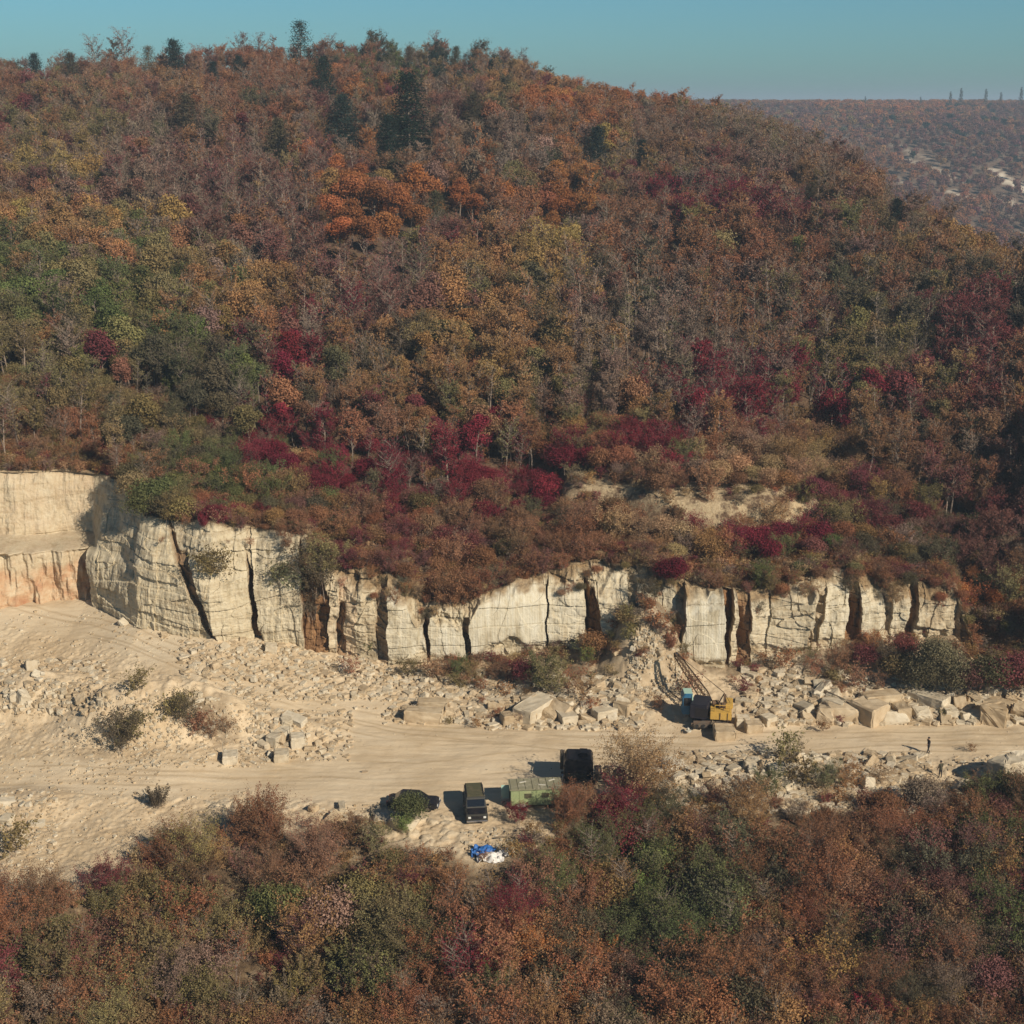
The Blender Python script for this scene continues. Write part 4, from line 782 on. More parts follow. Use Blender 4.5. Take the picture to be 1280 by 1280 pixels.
def scatter(name, pts, protos, parts_of, label, cat=None):
    """one mass: a cloud of points carrying the used shapes; pts = list of (x,y,z,s,rz,tint,proto index)"""
    A = np.array([(q[0], q[1], q[2]) for q in pts], np.float32); me = bpy.data.meshes.new(name); me.vertices.add(len(A)); me.vertices.foreach_set('co', A.ravel())
    for k, t, v in (('sz', 'FLOAT', [q[3] for q in pts]), ('rz', 'FLOAT', [q[4] for q in pts]), ('pid', 'INT', [q[6] for q in pts])):
        a = me.attributes.new(k, t, 'POINT'); a.data.foreach_set('value', v)
    a = me.attributes.new('tint', 'FLOAT_COLOR', 'POINT'); a.data.foreach_set('color', np.array([(*q[5], 1) for q in pts], np.float32).ravel())
    o = link(name, me); ng = bpy.data.node_groups.new(name, 'GeometryNodeTree')
    ng.interface.new_socket('Geometry', in_out='INPUT', socket_type='NodeSocketGeometry'); ng.interface.new_socket('Geometry', in_out='OUTPUT', socket_type='NodeSocketGeometry')
    n, l = ng.nodes, ng.links; gi = n.new('NodeGroupInput'); go = n.new('NodeGroupOutput'); jn = n.new('GeometryNodeJoinGeometry')
    def na(nm, t):
        q = n.new('GeometryNodeInputNamedAttribute'); q.data_type = t; q.inputs[0].default_value = nm; return q.outputs[0]
    s_, r_, p_ = na('sz', 'FLOAT'), na('rz', 'FLOAT'), na('pid', 'INT'); cx = n.new('ShaderNodeCombineXYZ'); l.new(r_, cx.inputs[2])
    for i, pr in enumerate(protos):
        cmp_ = n.new('FunctionNodeCompare'); cmp_.data_type = 'INT'; cmp_.operation = 'EQUAL'; l.new(p_, cmp_.inputs[2]); cmp_.inputs[3].default_value = i
        for ob in parts_of(pr):
            oi = n.new('GeometryNodeObjectInfo'); oi.transform_space = 'ORIGINAL'; oi.inputs['Object'].default_value = ob; oi.inputs['As Instance'].default_value = True
            ip = n.new('GeometryNodeInstanceOnPoints'); l.new(gi.outputs[0], ip.inputs['Points']); l.new(cmp_.outputs[0], ip.inputs['Selection']); l.new(oi.outputs['Geometry'], ip.inputs['Instance'])
            l.new(cx.outputs[0], ip.inputs['Rotation']); l.new(s_, ip.inputs['Scale']); l.new(ip.outputs[0], jn.inputs[0])
    l.new(jn.outputs[0], go.inputs[0]); m = o.modifiers.new('scatter', 'NODES'); m.node_group = ng
    tag(o, label, cat, kind='stuff'); return o
# ------------------------------------------------------------------ individual far trees (give the far woods their shapes)
def far_single(px, hpx, Y, pr, col, label, name, cat):
    p = at_Y(px, 132, Y); z = float(hill_raw(p.x, Y)) - 0.3; d = proj(p.x, Y, z)[2]; s = hpx * d / FPX / PROTO[pr]['h']
    q = dict(kind='far', proto=pr, x=p.x, y=Y, z=z, s=float(s), rz=0.3, col=col, tint=PAL[col], px=px, py=130, size=0, force=True, label=label)
    return place_plant(q, name, cat, 'trees on the far skyline')
for (px, hpx, pos) in [(1081, 12, 'beside the far red wood'), (1150, 12, 'between the red wood and the poplars'), (1187, 17, 'first of the far poplars from the west'), (1200, 20, 'close pair, western of the two, slightly taller'), (1231, 19, 'standing alone in the middle of the far poplars'), (1250, 16, 'second from the edge of the photo'), (1275, 20, 'at the very edge of the photo')]:
    r = far_single(px, hpx, 1500, 'farC', 'dark green', 'distant dark poplar ' + pos, 'poplar_tree', 'poplar'); r.scale.x *= 0.7; r.scale.y *= 0.7; r.scale.z *= 1.3
far_single(883, 12, 700, 'farA', 'dark green', 'small dark round tree just behind the orange ridge trees', 'round_tree', 'tree')
far_single(1022, 12, 1200, 'farA', 'dark green', 'wide dark tree on the far plateau west of the red wood', 'round_tree', 'tree')
far_single(905, 10, 900, 'farB', 'dark olive', 'tiny dark tree at the end of the orange ridge', 'round_tree', 'tree')
pids = sorted({p['proto'] for p in rest if p['proto'] in used}); ix = {n: i for i, n in enumerate(pids)}
for kind, name, lab in (('tree', 'hill_wood', 'mass of farther autumn trees covering the hill above the quarry'), ('shrub', 'undergrowth', 'mass of low shrubs filling gaps between the bushes')):
    pts = [(p['x'], p['y'], p['z'], p['s'], p['rz'], p['tint'], ix[p['proto']]) for p in rest if p['kind'] == kind and p['proto'] in ix]
    if pts: scatter(name, pts, pids, lambda q: list(used[q].values()), lab, None)
# far woods
pts = []; yy = 470.0
while yy < 1750:
    sp = 5 + (yy - 470) / 1300 * 4
    for x in np.arange(0.10 * yy, 0.46 * yy, sp):
        X = float(x + rs.uniform(-.5, .5) * sp); Y = float(yy + rs.uniform(-.5, .5) * sp); Z = float(hill_raw(X, Y)) if Y > 600 else float(hill(X, Y)); px, py, d = proj(X, Y, Z)
        if px > 1330 or px < 850: continue
        bb = 0
        for (qx, qy, rx, ry) in ((1205, 246, 22, 4), (1252, 222, 20, 8), (1272, 232, 15, 8), (1165, 212, 40, 6), (1275, 298, 12, 10), (1215, 288, 10, 7), (1140, 190, 30, 5), (1120, 225, 25, 5), (1262, 252, 16, 6)):
            dx, dy = px - qx, py - qy - (px - qx) * 0.42; bb = max(bb, 1 if math.hypot(dx / rx, dy / ry) < 1 else 0)
        if bb and rs.random() < 0.93: continue
        if rs.random() < 0.06: continue
        c = pick_colour(float(px), float(py - 4)); c = c if rs.random() < 0.35 else ('rust orange' if py < 150 and 1020 < px < 1190 else ('purple brown' if vn2(px / 60, py / 18, 91) > 0.4 else 'rusty brown')); pts.append((X, Y, Z - 0.3, float(rs.uniform(0.55, 1.0)), float(rs.uniform(0, 6.28)), tint_of(c), int(rs.integers(0, 2))))
    yy += sp * 1.1
scatter('far_wood', pts, ['farA', 'farB'], lambda q: list(used[q].values()), 'distant woods on the hazy slopes beyond the hill')
# low ground cover on the slope and the bank: brown grass and seedlings nobody could count
gc = []
for i in range(6800):
    X = float(rs.uniform(-70, 76)); k = rs.random()
    if k < 0.62: Y = float(Yb(X) + Setb(X) + 0.5 + rs.exponential(11))
    elif k < 0.75: Y = float(Yb(X) - rs.exponential(3.5)); 
    else: Y = float(Yedge(X) - rs.uniform(-1.2, 26))
    if 0.62 <= k < 0.75 and (X < -12 or fbm(np.array([X * 0.2]), np.array([Y * 0.2]), 2, 5)[0] < -0.05): continue
    if 4 < X < 8 and Y > 118 and Y < 140: continue
    Z = float(terrain(np.array([X]), np.array([Y]))[0]); px, py, d = proj(X, Y, Z)
    if px < -300 or px > 1600 or py > 1400: continue
    if 835 < px < 925 and 855 < py < 925: continue
    c = rnd.choice(['brown', 'tan', 'ochre', 'rusty brown', 'grey brown', 'olive', 'plum red']); gc.append((X, Y, Z - 0.04, float(rs.uniform(0.35, 1.0)), float(rs.uniform(0, 6.28)), tint_of(c), 0))
if 'lowA' in used: scatter('dry_grass', gc, ['lowA'], lambda q: [used[q]['crown']], 'dry brown grass and seedlings on slope, ledges and banks')

# ------------------------------------------------------------------ rocks
def rock_mesh(seed, dims, n=14, cut=0.35):
    rng = random.Random(seed); bm = bmesh.new(); a, b, c = dims
    for sx in (-1, 1):
        for sy in (-1, 1):
            for sz in (-1, 1):
                for k in range(3): bm.verts.new((sx * a * rng.uniform(1 - cut, 1), sy * b * rng.uniform(1 - cut, 1), sz * c * rng.uniform(1 - cut, 1)))
    bmesh.ops.convex_hull(bm, input=bm.verts)
    for v in [v for v in bm.verts if not v.link_faces]: bm.verts.remove(v)
    bmesh.ops.dissolve_limit(bm, angle_limit=R(9), verts=bm.verts, edges=bm.edges)
    bmesh.ops.bevel(bm, geom=bm.edges, offset=0.045 * min(dims) * 2, segments=1, affect='EDGES')
    bmesh.ops.triangulate(bm, faces=bm.faces)
    for k in range(2): bmesh.ops.subdivide_edges(bm, edges=[e for e in bm.edges if e.calc_length() > 0.3 * a], cuts=1, use_grid_fill=True); bmesh.ops.triangulate(bm, faces=bm.faces)
    for v in bm.verts:
        v.co += Vector((rng.gauss(0, 1), rng.gauss(0, 1), rng.gauss(0, 1))) * 0.03 * min(dims)
    me = bpy.data.meshes.new('boulder'); bm.to_mesh(me); bm.free(); return me
ROCK = []
for i, d in enumerate([(0.5, 0.42, 0.40), (0.62, 0.36, 0.30), (0.5, 0.5, 0.28), (0.75, 0.30, 0.26), (0.45, 0.40, 0.48), (0.55, 0.45, 0.20), (0.5, 0.5, 0.45), (0.85, 0.38, 0.34), (0.6, 0.5, 0.36)]):
    for k, mt in enumerate(('rock', 'rock_pale')):
        me = rock_mesh(100 + i * 3 + k, d, cut=(0.2 if i in (3, 6, 7) else 0.62)); me.materials.append(M[mt]); ROCK.append(me)
rocks = []
ZR = [(625, 795, 856, 906, 62, 0.9, 2.3, 0.5), (500, 640, 842, 900, 22, 0.6, 1.5, 0.4), (240, 350, 806, 852, 26, 0.6, 1.7, 0.9), (340, 480, 815, 872, 22, 0.5, 1.3, 0.5), (330, 405, 893, 945, 20, 0.7, 1.9, 0.8), (395, 430, 915, 945, 5, 0.6, 1.2, .3), (0, 115, 832, 878, 26, 0.6, 1.9, 0.9),
      (945, 1010, 845, 885, 10, 0.7, 1.7, 0.5), (1000, 1130, 858, 902, 26, 1.2, 3.0, 0.3), (1150, 1285, 868, 902, 24, 1.1, 2.6, 0.5), (822, 1000, 948, 1005, 62, 0.8, 2.1, 0.8), (1000, 1150, 945, 985, 26, 0.8, 1.9, 0.6), (1185, 1240, 985, 1008, 7, 0.8, 1.6, 0.7), (0, 50, 995, 1040, 8, 0.6, 1.6, 0.7), (385, 480, 1010, 1028, 8, 0.6, 1.4, 0.7),
      (830, 935, 1005, 1050, 10, 0.7, 1.5, .6), (150, 260, 765, 800, 10, .5, 1.2, .5), (755, 850, 808, 826, 6, .7, 1.5, .5)]
for (a, b, c, d, n, s0, s1, pale) in ZR:
    for i in range(n):
        px, py = rs.uniform(a, b), rs.uniform(c, d); s = 0.85 * (s0 + (s1 - s0) * rs.random() ** 1.6); rocks.append((px, py, s, pale, None))
for (px, py, s, mi, rz) in [(941, 912, 1.7, 12, 0.1), (960, 904, 1.5, 13, 0.6), (928, 906, 1.5, 13, 0.05), (968, 893, 1.3, 4, 0.8), (905, 922, 2.1, 12, 0.0), (540, 886, 2.2, 6, 0.05), (530, 900, 2.4, 14, -0.1), (668, 893, 3.0, 15, 1.0), (705, 898, 2.2, 15, 1.9), (648, 903, 2.2, 14, 0.3), (760, 895, 2.0, 15, 0.5), (1052, 896, 3.2, 16, 0.2), (1085, 899, 3.0, 12, 0.7), (1100, 880, 2.6, 14, 0.3),
        (1215, 896, 1.8, 7, .4), (1240, 903, 3.4, 8, 1.2), (1187, 896, 1.5, 13, 0.1), (1160, 880, 2.4, 15, 2.4), (1258, 972, 3.4, 1, .5), (1275, 960, 2.6, 9, .3), (350, 925, 1.8, 15, 1.1), (372, 930, 1.5, 13, .3), (352, 950, 1.5, 13, .2), (288, 952, 1.5, 13, .2), (840, 962, 2.2, 5, .3), (505, 1033, 2.6, 11, -.4), (478, 1030, 1.8, 5, .2)]:
    rocks.append((px, py, s, 0.5, (mi, rz)))
_hand = rocks[-27:]; _zr = rocks[:-27]; random.Random(4).shuffle(_zr); rocks = _zr[:270] + _hand
def tone_of(mi): return 'pale' if mi % 2 else 'tan'
rk = []; FORM = ['chunky', 'long', 'flat', 'beam-shaped', 'upright', 'thin', 'squared', 'oblong', 'broad']
for i, (px, py, s, pale, spec) in enumerate(rocks):
    x, y, z = hit(px, py)
    if y > float(Yb(x)) - 0.4: continue
    mi = spec[0] if spec else int(rs.integers(0, 9)) * 2 + (1 if rs.random() < pale else 0); mi = mi % 18
    o = link('boulder', ROCK[mi]); o.scale = (s, s * rs.uniform(.85, 1.1), s * rs.uniform(0.8, 1.1)); o.location = (x, y, z + 0.16 * s)
    o.rotation_euler = (rs.normal(0, 0.28) if not spec else 0.03, rs.normal(0, 0.28) if not spec else 0.02, spec[1] if spec else rs.uniform(0, 6.28))
    tag(o, None, 'boulder', 'loose limestone blocks in the quarry'); rk.append((o, px, py, s, mi))
by = {}
for o, px, py, s, mi in rk:
    row = 'under the face' if py < 872 else ('on the rubble bank' if py > 940 and px > 800 else ('beside the road' if px > 480 else 'on the sand'))
    lm = next(t for q, t in (LB if py > 930 else LM) if px < q).replace('above', 'in line with').replace('under', 'north of'); sz_ = 'big' if s > 1.7 else ('small' if s < 1.0 else 'mid-sized')
    by.setdefault(f"{sz_} {tone_of(mi)} {FORM[mi // 2]} block {row}, {lm}", []).append((py, px, o))
for t_, L in by.items():
    L.sort(key=lambda q: q[:2])
    for i, q in enumerate(L): q[2]['label'] = t_ if len(L) == 1 else t_ + ', ' + ORD[i + 1] + ' down'
# rubble too fine to count
rp = []; robs = [o for o in C.objects if o.name.startswith('boulder')][:18]
first = {}
for o in C.objects:
    if o.name.startswith('boulder'): first.setdefault(o.data.name, o)
robs = list(first.values())
RZ = [(785, 850, 822, 872, 1300, .15, .55), (225, 490, 800, 876, 1200, .15, .75), (600, 800, 846, 912, 1300, .2, 1.0), (480, 640, 838, 905, 650, .15, .8), (0, 135, 825, 890, 700, .12, .75), (130, 340, 870, 960, 900, .1, .42), (310, 440, 888, 952, 420, .12, .6), (930, 1420, 838, 906, 2700, .2, 1.1),
      (815, 1165, 942, 1015, 2600, .2, 1.0), (0, 70, 985, 1090, 420, .1, .45), (60, 330, 985, 1060, 500, .08, .32), (1180, 1280, 945, 1005, 180, .12, .5), (380, 500, 1005, 1035, 90, .12, .4), (575, 670, 1035, 1062, 160, .12, .4), (0, 480, 765, 830, 700, .08, .36), (820, 940, 1000, 1050, 200, .15, .5), (350, 1280, 890, 990, 160, .05, .14), (0, 200, 860, 980, 800, .08, .36)]
for (a, b, c, d, n, s0, s1) in RZ:
    P_ = rs.uniform(0, 1, (n, 2)); pxs, pys = a + (b - a) * P_[:, 0], c + (d - c) * P_[:, 1]
    X, Y = at_z(pxs, pys, 0.8)
    for _ in range(12):
        Zg = terrain(X, Y); X2, Y2 = at_z(pxs, pys, Zg); X, Y = X * 0.5 + X2 * 0.5, Y * 0.5 + Y2 * 0.5
    Zg = terrain(X, Y)
    for i in range(n):
        if Y[i] > Yb(X[i]) - 0.2: continue
        rp.append((float(X[i]), float(Y[i]), float(Zg[i]) + 0.02, float(s0 + (s1 - s0) * rs.random() ** 1.8), float(rs.uniform(0, 6.28)), (1, 1, 1), int(rs.integers(0, len(robs)))))
scatter('rubble', rp, robs, lambda q: [q], 'loose broken stone strewn under the face and along the road')
# ------------------------------------------------------------------ machines, vehicles, people
class MB:
    def __init__(s): s.bm = bmesh.new()
    def box(s, c, d, rot=(0, 0, 0), bev=0.0, taper=None):
        r = bmesh.ops.create_cube(s.bm, size=1); vs = r['verts']
        for v in vs:
            k = taper if (taper and v.co.z > 0) else (1, 1); v.co = Vector((v.co.x * d[0] * k[0], v.co.y * d[1] * k[1], v.co.z * d[2]))
        if bev:
            es = list({e for v in vs for e in v.link_edges}); o = bmesh.ops.bevel(s.bm, geom=es, offset=bev, segments=2, affect='EDGES'); vs = list({v for f in o['faces'] for v in f.verts} | {v for v in vs if v.is_valid})
        m = Matrix.Translation(c) @ Matrix.Rotation(rot[2], 4, 'Z') @ Matrix.Rotation(rot[1], 4, 'Y') @ Matrix.Rotation(rot[0], 4, 'X')
        bmesh.ops.transform(s.bm, matrix=m, verts=vs); return s
    def prism(s, prof, y0, y1, bev=0.0, inset=0.0, zin=None):
        """profile in x,z extruded along y; points above zin lean inwards by inset"""
        def yy(y, z, sg): return y - sg * inset * max(0, (z - zin)) if zin is not None else y
        a = [s.bm.verts.new((x, yy(y0, z, -1), z)) for x, z in prof]; b = [s.bm.verts.new((x, yy(y1, z, 1), z)) for x, z in prof]; n = len(prof)
        fs = [s.bm.faces.new(a[::-1]), s.bm.faces.new(b)] + [s.bm.faces.new((a[i], a[(i + 1) % n], b[(i + 1) % n], b[i])) for i in range(n)]
        if bev: bmesh.ops.bevel(s.bm, geom=list({e for f in fs for e in f.edges}), offset=bev, segments=2, affect='EDGES')
        return s
    def tube(s, p0, p1, r0, r1=None, n=8):
        p0, p1 = Vector(p0), Vector(p1); d = p1 - p0; r = bmesh.ops.create_cone(s.bm, cap_ends=True, segments=n, radius1=r0, radius2=r1 if r1 is not None else r0, depth=d.length)
        bmesh.ops.transform(s.bm, matrix=Matrix.Translation((p0 + p1) / 2) @ d.to_track_quat('Z', 'Y').to_matrix().to_4x4(), verts=r['verts']); return s
    def path(s, pts, r, n=6):
        for a, b in zip(pts, pts[1:]): s.tube(a, b, r, None, n)
        return s
    def build(s, name, mat, parent=None, smooth=False):
        me = bpy.data.meshes.new(name); bmesh.ops.recalc_face_normals(s.bm, faces=s.bm.faces); s.bm.to_mesh(me); s.bm.free(); me.materials.append(mat)
        if smooth:
            for p in me.polygons: p.use_smooth = True
        return link(name, me, parent)
MM = {'black': paint('black_paint', (0.014, 0.013, 0.016), 0.45, wear=(0.07, 0.05, 0.04), amt=0.5), 'olive': paint('olive_paint', (0.085, 0.080, 0.042), 0.6, wear=(0.16, 0.12, 0.07), amt=0.7, scale=1.6),
      'darkolive': paint('dark_olive_paint', (0.035, 0.034, 0.026), 0.4, wear=(0.10, 0.06, 0.04), amt=0.4), 'glass': paint('dark_glass', (0.012, 0.014, 0.018), 0.06, wear=(0.02, 0.02, 0.02), amt=0.2, spec=1.0), 'rubber': paint('tyre_rubber', (0.018, 0.017, 0.016), 0.85, wear=(0.22, 0.17, 0.10), amt=0.5),
      'steel': paint('worn_steel', (0.16, 0.13, 0.10), 0.55, 0.3, wear=(0.20, 0.10, 0.05), amt=0.8), 'chrome': paint('chrome', (0.55, 0.55, 0.57), 0.2, 0.9, wear=(0.2, 0.2, 0.2), amt=0.2), 'green': paint('trailer_green', (0.29, 0.34, 0.16), 0.75, wear=(0.44, 0.42, 0.24), amt=0.6, scale=0.9),
      'roof': paint('weathered_roof', (0.26, 0.24, 0.15), 0.9, wear=(0.42, 0.38, 0.27), amt=0.9, scale=1.3), 'turq': paint('pale_turquoise', (0.42, 0.60, 0.48), 0.6, wear=(0.5, 0.5, 0.4), amt=0.4), 'pale': paint('pale_paint', (0.58, 0.55, 0.45), 0.7, wear=(0.4, 0.3, 0.2), amt=0.5),
      'blue': paint('cab_blue', (0.030, 0.13, 0.24), 0.5, wear=(0.10, 0.20, 0.26), amt=0.6), 'navy': paint('dark_navy', (0.014, 0.014, 0.024), 0.55, wear=(0.05, 0.04, 0.05), amt=0.5), 'yellow': paint('deck_yellow', (0.58, 0.36, 0.075), 0.6, wear=(0.40, 0.22, 0.08), amt=0.5),
      'boom': paint('boom_brown', (0.13, 0.075, 0.035), 0.7, wear=(0.12, 0.07, 0.04), amt=0.6), 'red': paint('dark_red', (0.16, 0.03, 0.025), 0.5), 'tarp': paint('blue_tarpaulin', (0.03, 0.14, 0.42), 0.55, wear=(0.1, 0.25, 0.5), amt=0.4), 'white': paint('white_sheet', (0.72, 0.70, 0.66), 0.8, wear=(0.45, 0.4, 0.33), amt=0.6),
      'wood': paint('grey_timber', (0.30, 0.23, 0.15), 0.85, wear=(0.12, 0.08, 0.05), amt=0.7), 'lamp': paint('lamp_lens', (0.75, 0.74, 0.68), 0.15, wear=(0.4, 0.4, 0.4), amt=0.1, spec=1.0), 'skin': paint('skin', (0.42, 0.24, 0.16), 0.6, amt=0.0), 'hair': paint('dark_hair', (0.02, 0.015, 0.012), 0.7, amt=0.0),
      'coat': paint('dark_jacket', (0.022, 0.020, 0.024), 0.8, amt=0.2), 'coat2': paint('drab_jacket', (0.060, 0.052, 0.030), 0.8, amt=0.2), 'trous': paint('dark_trousers', (0.030, 0.027, 0.028), 0.85, amt=0.2)}
def wheel(parent, c, r=0.38, w=0.24, axis='y', name='wheel'):
    a = Vector((0, w / 2, 0)) if axis == 'y' else Vector((w / 2, 0, 0)); c = Vector(c); ty = MB()
    bmesh.ops.create_cone(ty.bm, cap_ends=True, segments=20, radius1=r, radius2=r, depth=w)
    bmesh.ops.bevel(ty.bm, geom=[e for e in ty.bm.edges if abs(e.verts[0].co.z - e.verts[1].co.z) < 1e-4], offset=0.05, segments=2, affect='EDGES')
    bmesh.ops.transform(ty.bm, matrix=Matrix.Translation(c) @ a.to_track_quat('Z', 'Y').to_matrix().to_4x4(), verts=ty.bm.verts)
    t = ty.build('wheel', MM['rubber'], parent); MB().tube(c - a * 1.04, c + a * 1.04, r * 0.52, None, 14).build('rim', MM['steel'], t); return t
def stand(px, py, rz, name, label, cat, dz=0.0):
    x, y, z = hit(px, py); e = empty(name, (x, y, z + dz), rz); return tag(e, label, cat)
# --- boxy off-road van nosing towards the camera: long axis is local x, nose at +x
v = stand(594, 1018, R(-84), 'parked_van', 'dark olive boxy off-road van with ribbed roof nosed towards the bank', 'van')
low = [(-2.15, 0.42), (-2.2, 0.75), (-2.18, 1.15), (1.15, 1.15), (2.08, 1.08), (2.2, 0.95), (2.22, 0.5), (2.1, 0.4)]
MB().prism(low, -0.94, 0.94, 0.05).build('body', MM['darkolive'], v)
MB().prism([(-2.16, 1.13), (-2.05, 1.92), (0.55, 1.94), (1.12, 1.13)], -0.90, 0.90, 0.05, 0.10, 1.1).build('cabin', MM['darkolive'], v)
rf = MB().box((-0.78, 0, 1.975), (2.55, 1.52, 0.07), bev=0.03).build('roof', MM['olive'], v)
rb = MB()
for i in range(9): rb.box((-1.9 + i * 0.28, 0, 2.022), (0.07, 1.44, 0.03))
rb.build('roof_rib', MM['olive'], rf)
for s_ in (-1, 1): MB().tube((-1.9, s_ * 0.72, 2.05), (0.4, s_ * 0.72, 2.05), 0.025).build('roof_rail', MM['black'], v)
MB().box((0.845, 0, 1.52), (0.02, 1.52, 0.62), (0, R(-35.5), 0)).build('windscreen', MM['glass'], v)
for s_ in (-1, 1):
    MB().box((-0.75, s_ * 0.862, 1.50), (2.3, 0.02, 0.48), (s_ * R(5.7), 0, 0)).build('side_window', MM['glass'], v)
    MB().box((2.22, s_ * 0.66, 0.84), (0.05, 0.24, 0.19), bev=0.02).build('headlight', MM['lamp'], v)
    MB().box((0.75, s_ * 1.05, 1.25), (0.12, 0.22, 0.18), bev=0.03).build('mirror', MM['black'], v)
MB().box((-2.20, 0, 1.5), (0.02, 1.4, 0.5), (0, R(8), 0)).build('rear_window', MM['glass'], v)
MB().box((1.62, 0, 1.155), (0.95, 1.5, 0.05), (0, R(4), 0), 0.02).build('bonnet', MM['black'], v)
MB().box((2.225, 0, 0.84), (0.04, 0.95, 0.22)).build('grille', MM['black'], v); MB().box((2.29, 0, 0.52), (0.14, 1.86, 0.16), bev=0.04).build('bumper', MM['chrome'], v)
for sx in (-1.35, 1.45):
    for s_ in (-1, 1): wheel(v, (sx, s_ * 0.84, 0.38))
# --- green site trailer, long axis local x
t = stand(669, 1006, R(5), 'site_trailer', 'faded green wooden site trailer with a weathered flat roof', 'trailer')
t.location.z -= 0.05; t.scale = (0.93, 0.93, 0.88)
MB().box((0, 0, 1.45), (4.9, 2.1, 1.75), bev=0.03).build('wall', MM['green'], t)
rf = MB().prism([(-2.55, 2.33), (-2.55, 2.40), (2.55, 2.40), (2.55, 2.33)], -1.18, 1.18).build('roof', MM['roof'], t)
pl = MB()
for i in range(7): pl.box((-2.1 + i * 0.7, -0.02 + 0.05 * (i % 2), 2.425), (0.62, 2.2, 0.045), (0, 0, 0.01 * (i % 3 - 1)))
pl.build('roof_panel', MM['roof'], rf); pj = MB()
for (x_, y_, a_) in ((-1.2, .3, .3), (0.6, -.4, -.2), (1.6, .5, .5)): pj.box((x_, y_, 2.475), (0.7, 0.16, 0.05), (0, 0, a_))
pj.build('loose_board', MM['pale'], rf)
for x_ in (-1.6, 0.0, 1.6): MB().box((x_, -1.065, 1.5), (0.05, 0.03, 1.65)).build('batten', MM['green'], t)
for x_ in (-0.8, 0.85): MB().box((x_, -1.06, 1.65), (0.7, 0.03, 0.5)).build('shutter', MM['olive'], t)
MB().box((-2.465, 0.1, 1.35), (0.03, 1.5, 1.5)).build('end_shade', MM['black'], t)  # black sheet puts the shade of this end wall into colour
MB().box((-2.85, 0.62, 1.30), (0.75, 0.05, 1.5)).build('door', MM['turq'], t)
MB().box((2.47, 0, 1.3), (0.04, 1.6, 1.2)).build('rear_panel', MM['pale'], t); MB().box((0, 0, 0.5), (4.7, 1.5, 0.14)).build('chassis', MM['steel'], t)
MB().box((-1.5, -1.22, 0.68), (0.85, 0.30, 0.05), (R(25), 0, 0)).build('step', MM['pale'], t); MB().path([(-2.4, 0.4, 0.5), (-3.3, 0, 0.45), (-2.4, -0.4, 0.5)], 0.05).build('drawbar', MM['steel'], t)
for sx in (-1.5, 1.5):
    for s_ in (-1, 1): wheel(t, (sx, s_ * 0.86, 0.36), 0.36, 0.2)
# --- tall black lorry body with bare chassis behind it (chassis runs to +x)
k = stand(724, 978, R(-3), 'old_lorry', 'old black box-bodied lorry with cluttered bare chassis beside the tan bush', 'lorry')
MB().prism([(-1.35, 0.75), (-1.4, 2.45), (-1.15, 2.85), (1.05, 2.85), (1.25, 2.5), (1.25, 0.75)], -1.15, 1.15, 0.06).build('box_body', MM['black'], k)
MB().box((0.35, 0.1, 3.0), (0.95, 1.2, 0.34), bev=0.12).build('roof_unit', MM['black'], k)
MB().box((-1.62, 0.75, 1.9), (0.35, 0.42, 1.9), bev=0.05).build('locker', MM['steel'], k)
MB().path([(-1.42, -1.1, 0.7), (-1.42, -1.1, 2.7), (-1.42, 1.1, 2.7)], 0.04).build('rear_rail', MM['steel'], k)
for y_ in (-1.14, -0.8): MB().box((1.32, y_, 1.75), (0.06, 0.10, 1.7)).build('door_post', MM['pale'], k)
MB().box((1.7, -0.2, 1.15), (0.7, 1.7, 0.7), bev=0.05).build('engine_box', MM['steel'], k)
for y_ in (-0.45, 0.45): MB().box((1.4, y_, 0.72), (6.2, 0.12, 0.2)).build('chassis_rail', MM['steel'], k)
for x_ in (2.3, 3.2, 4.2): MB().box((x_, 0, 0.72), (0.12, 1.5, 0.14)).build('cross_member', MM['steel'], k)
MB().path([(2.1, 0.6, 1.2), (3.2, 0.8, 1.35), (4.6, 0.5, 1.15)], 0.06).path([(2.1, -0.5, 1.3), (2.9, -0.3, 1.7), (3.6, -0.5, 1.0)], 0.05).build('hose', MM['black'], k)
MB().tube((2.5, -0.55, 1.2), (2.5, 0.55, 1.2), 0.33, None, 14).build('reel', MM['steel'], k); MB().box((0.6, -1.32, 0.72), (1.1, 0.25, 0.5), bev=0.04).build('tool_box', MM['steel'], k)
MB().box((-0.3, -1.2, 1.25), (1.9, 0.06, 0.5)).build('side_panel', MM['darkolive'], k); MB().box((-1.5, -0.6, 0.85), (0.2, 0.5, 0.34), bev=0.04).build('headlight', MM['lamp'], k)
for sx in (-0.8, 1.0, 3.6):
    for s_ in (-1, 1): wheel(k, (sx, s_ * 1.0, 0.5), 0.5, 0.28)
# --- dark car behind the green bush
c = stand(517, 1010, R(-6), 'parked_car', 'dark saloon car half hidden behind the green bush', 'car')
MB().prism([(-2.25, 0.35), (-2.3, 0.75), (-2.1, 0.92), (2.05, 0.88), (2.25, 0.7), (2.22, 0.35)], -0.86, 0.86, 0.08).build('body', MM['black'], c)
MB().prism([(-1.75, 0.9), (-1.15, 1.40), (0.55, 1.42), (1.25, 0.88)], -0.80, 0.80, 0.05, 0.22, 0.9).build('cabin', MM['glass'], c)
MB().box((-0.3, 0, 1.435), (1.55, 1.30, 0.05), bev=0.02).build('roof', MM['black'], c)
for s_ in (-1, 1): MB().box((2.26, s_ * 0.6, 0.68), (0.06, 0.34, 0.14), bev=0.02).build('headlight', MM['lamp'], c); MB().box((-2.28, s_ * 0.62, 0.75), (0.05, 0.3, 0.14)).build('tail_light', MM['red'], c)
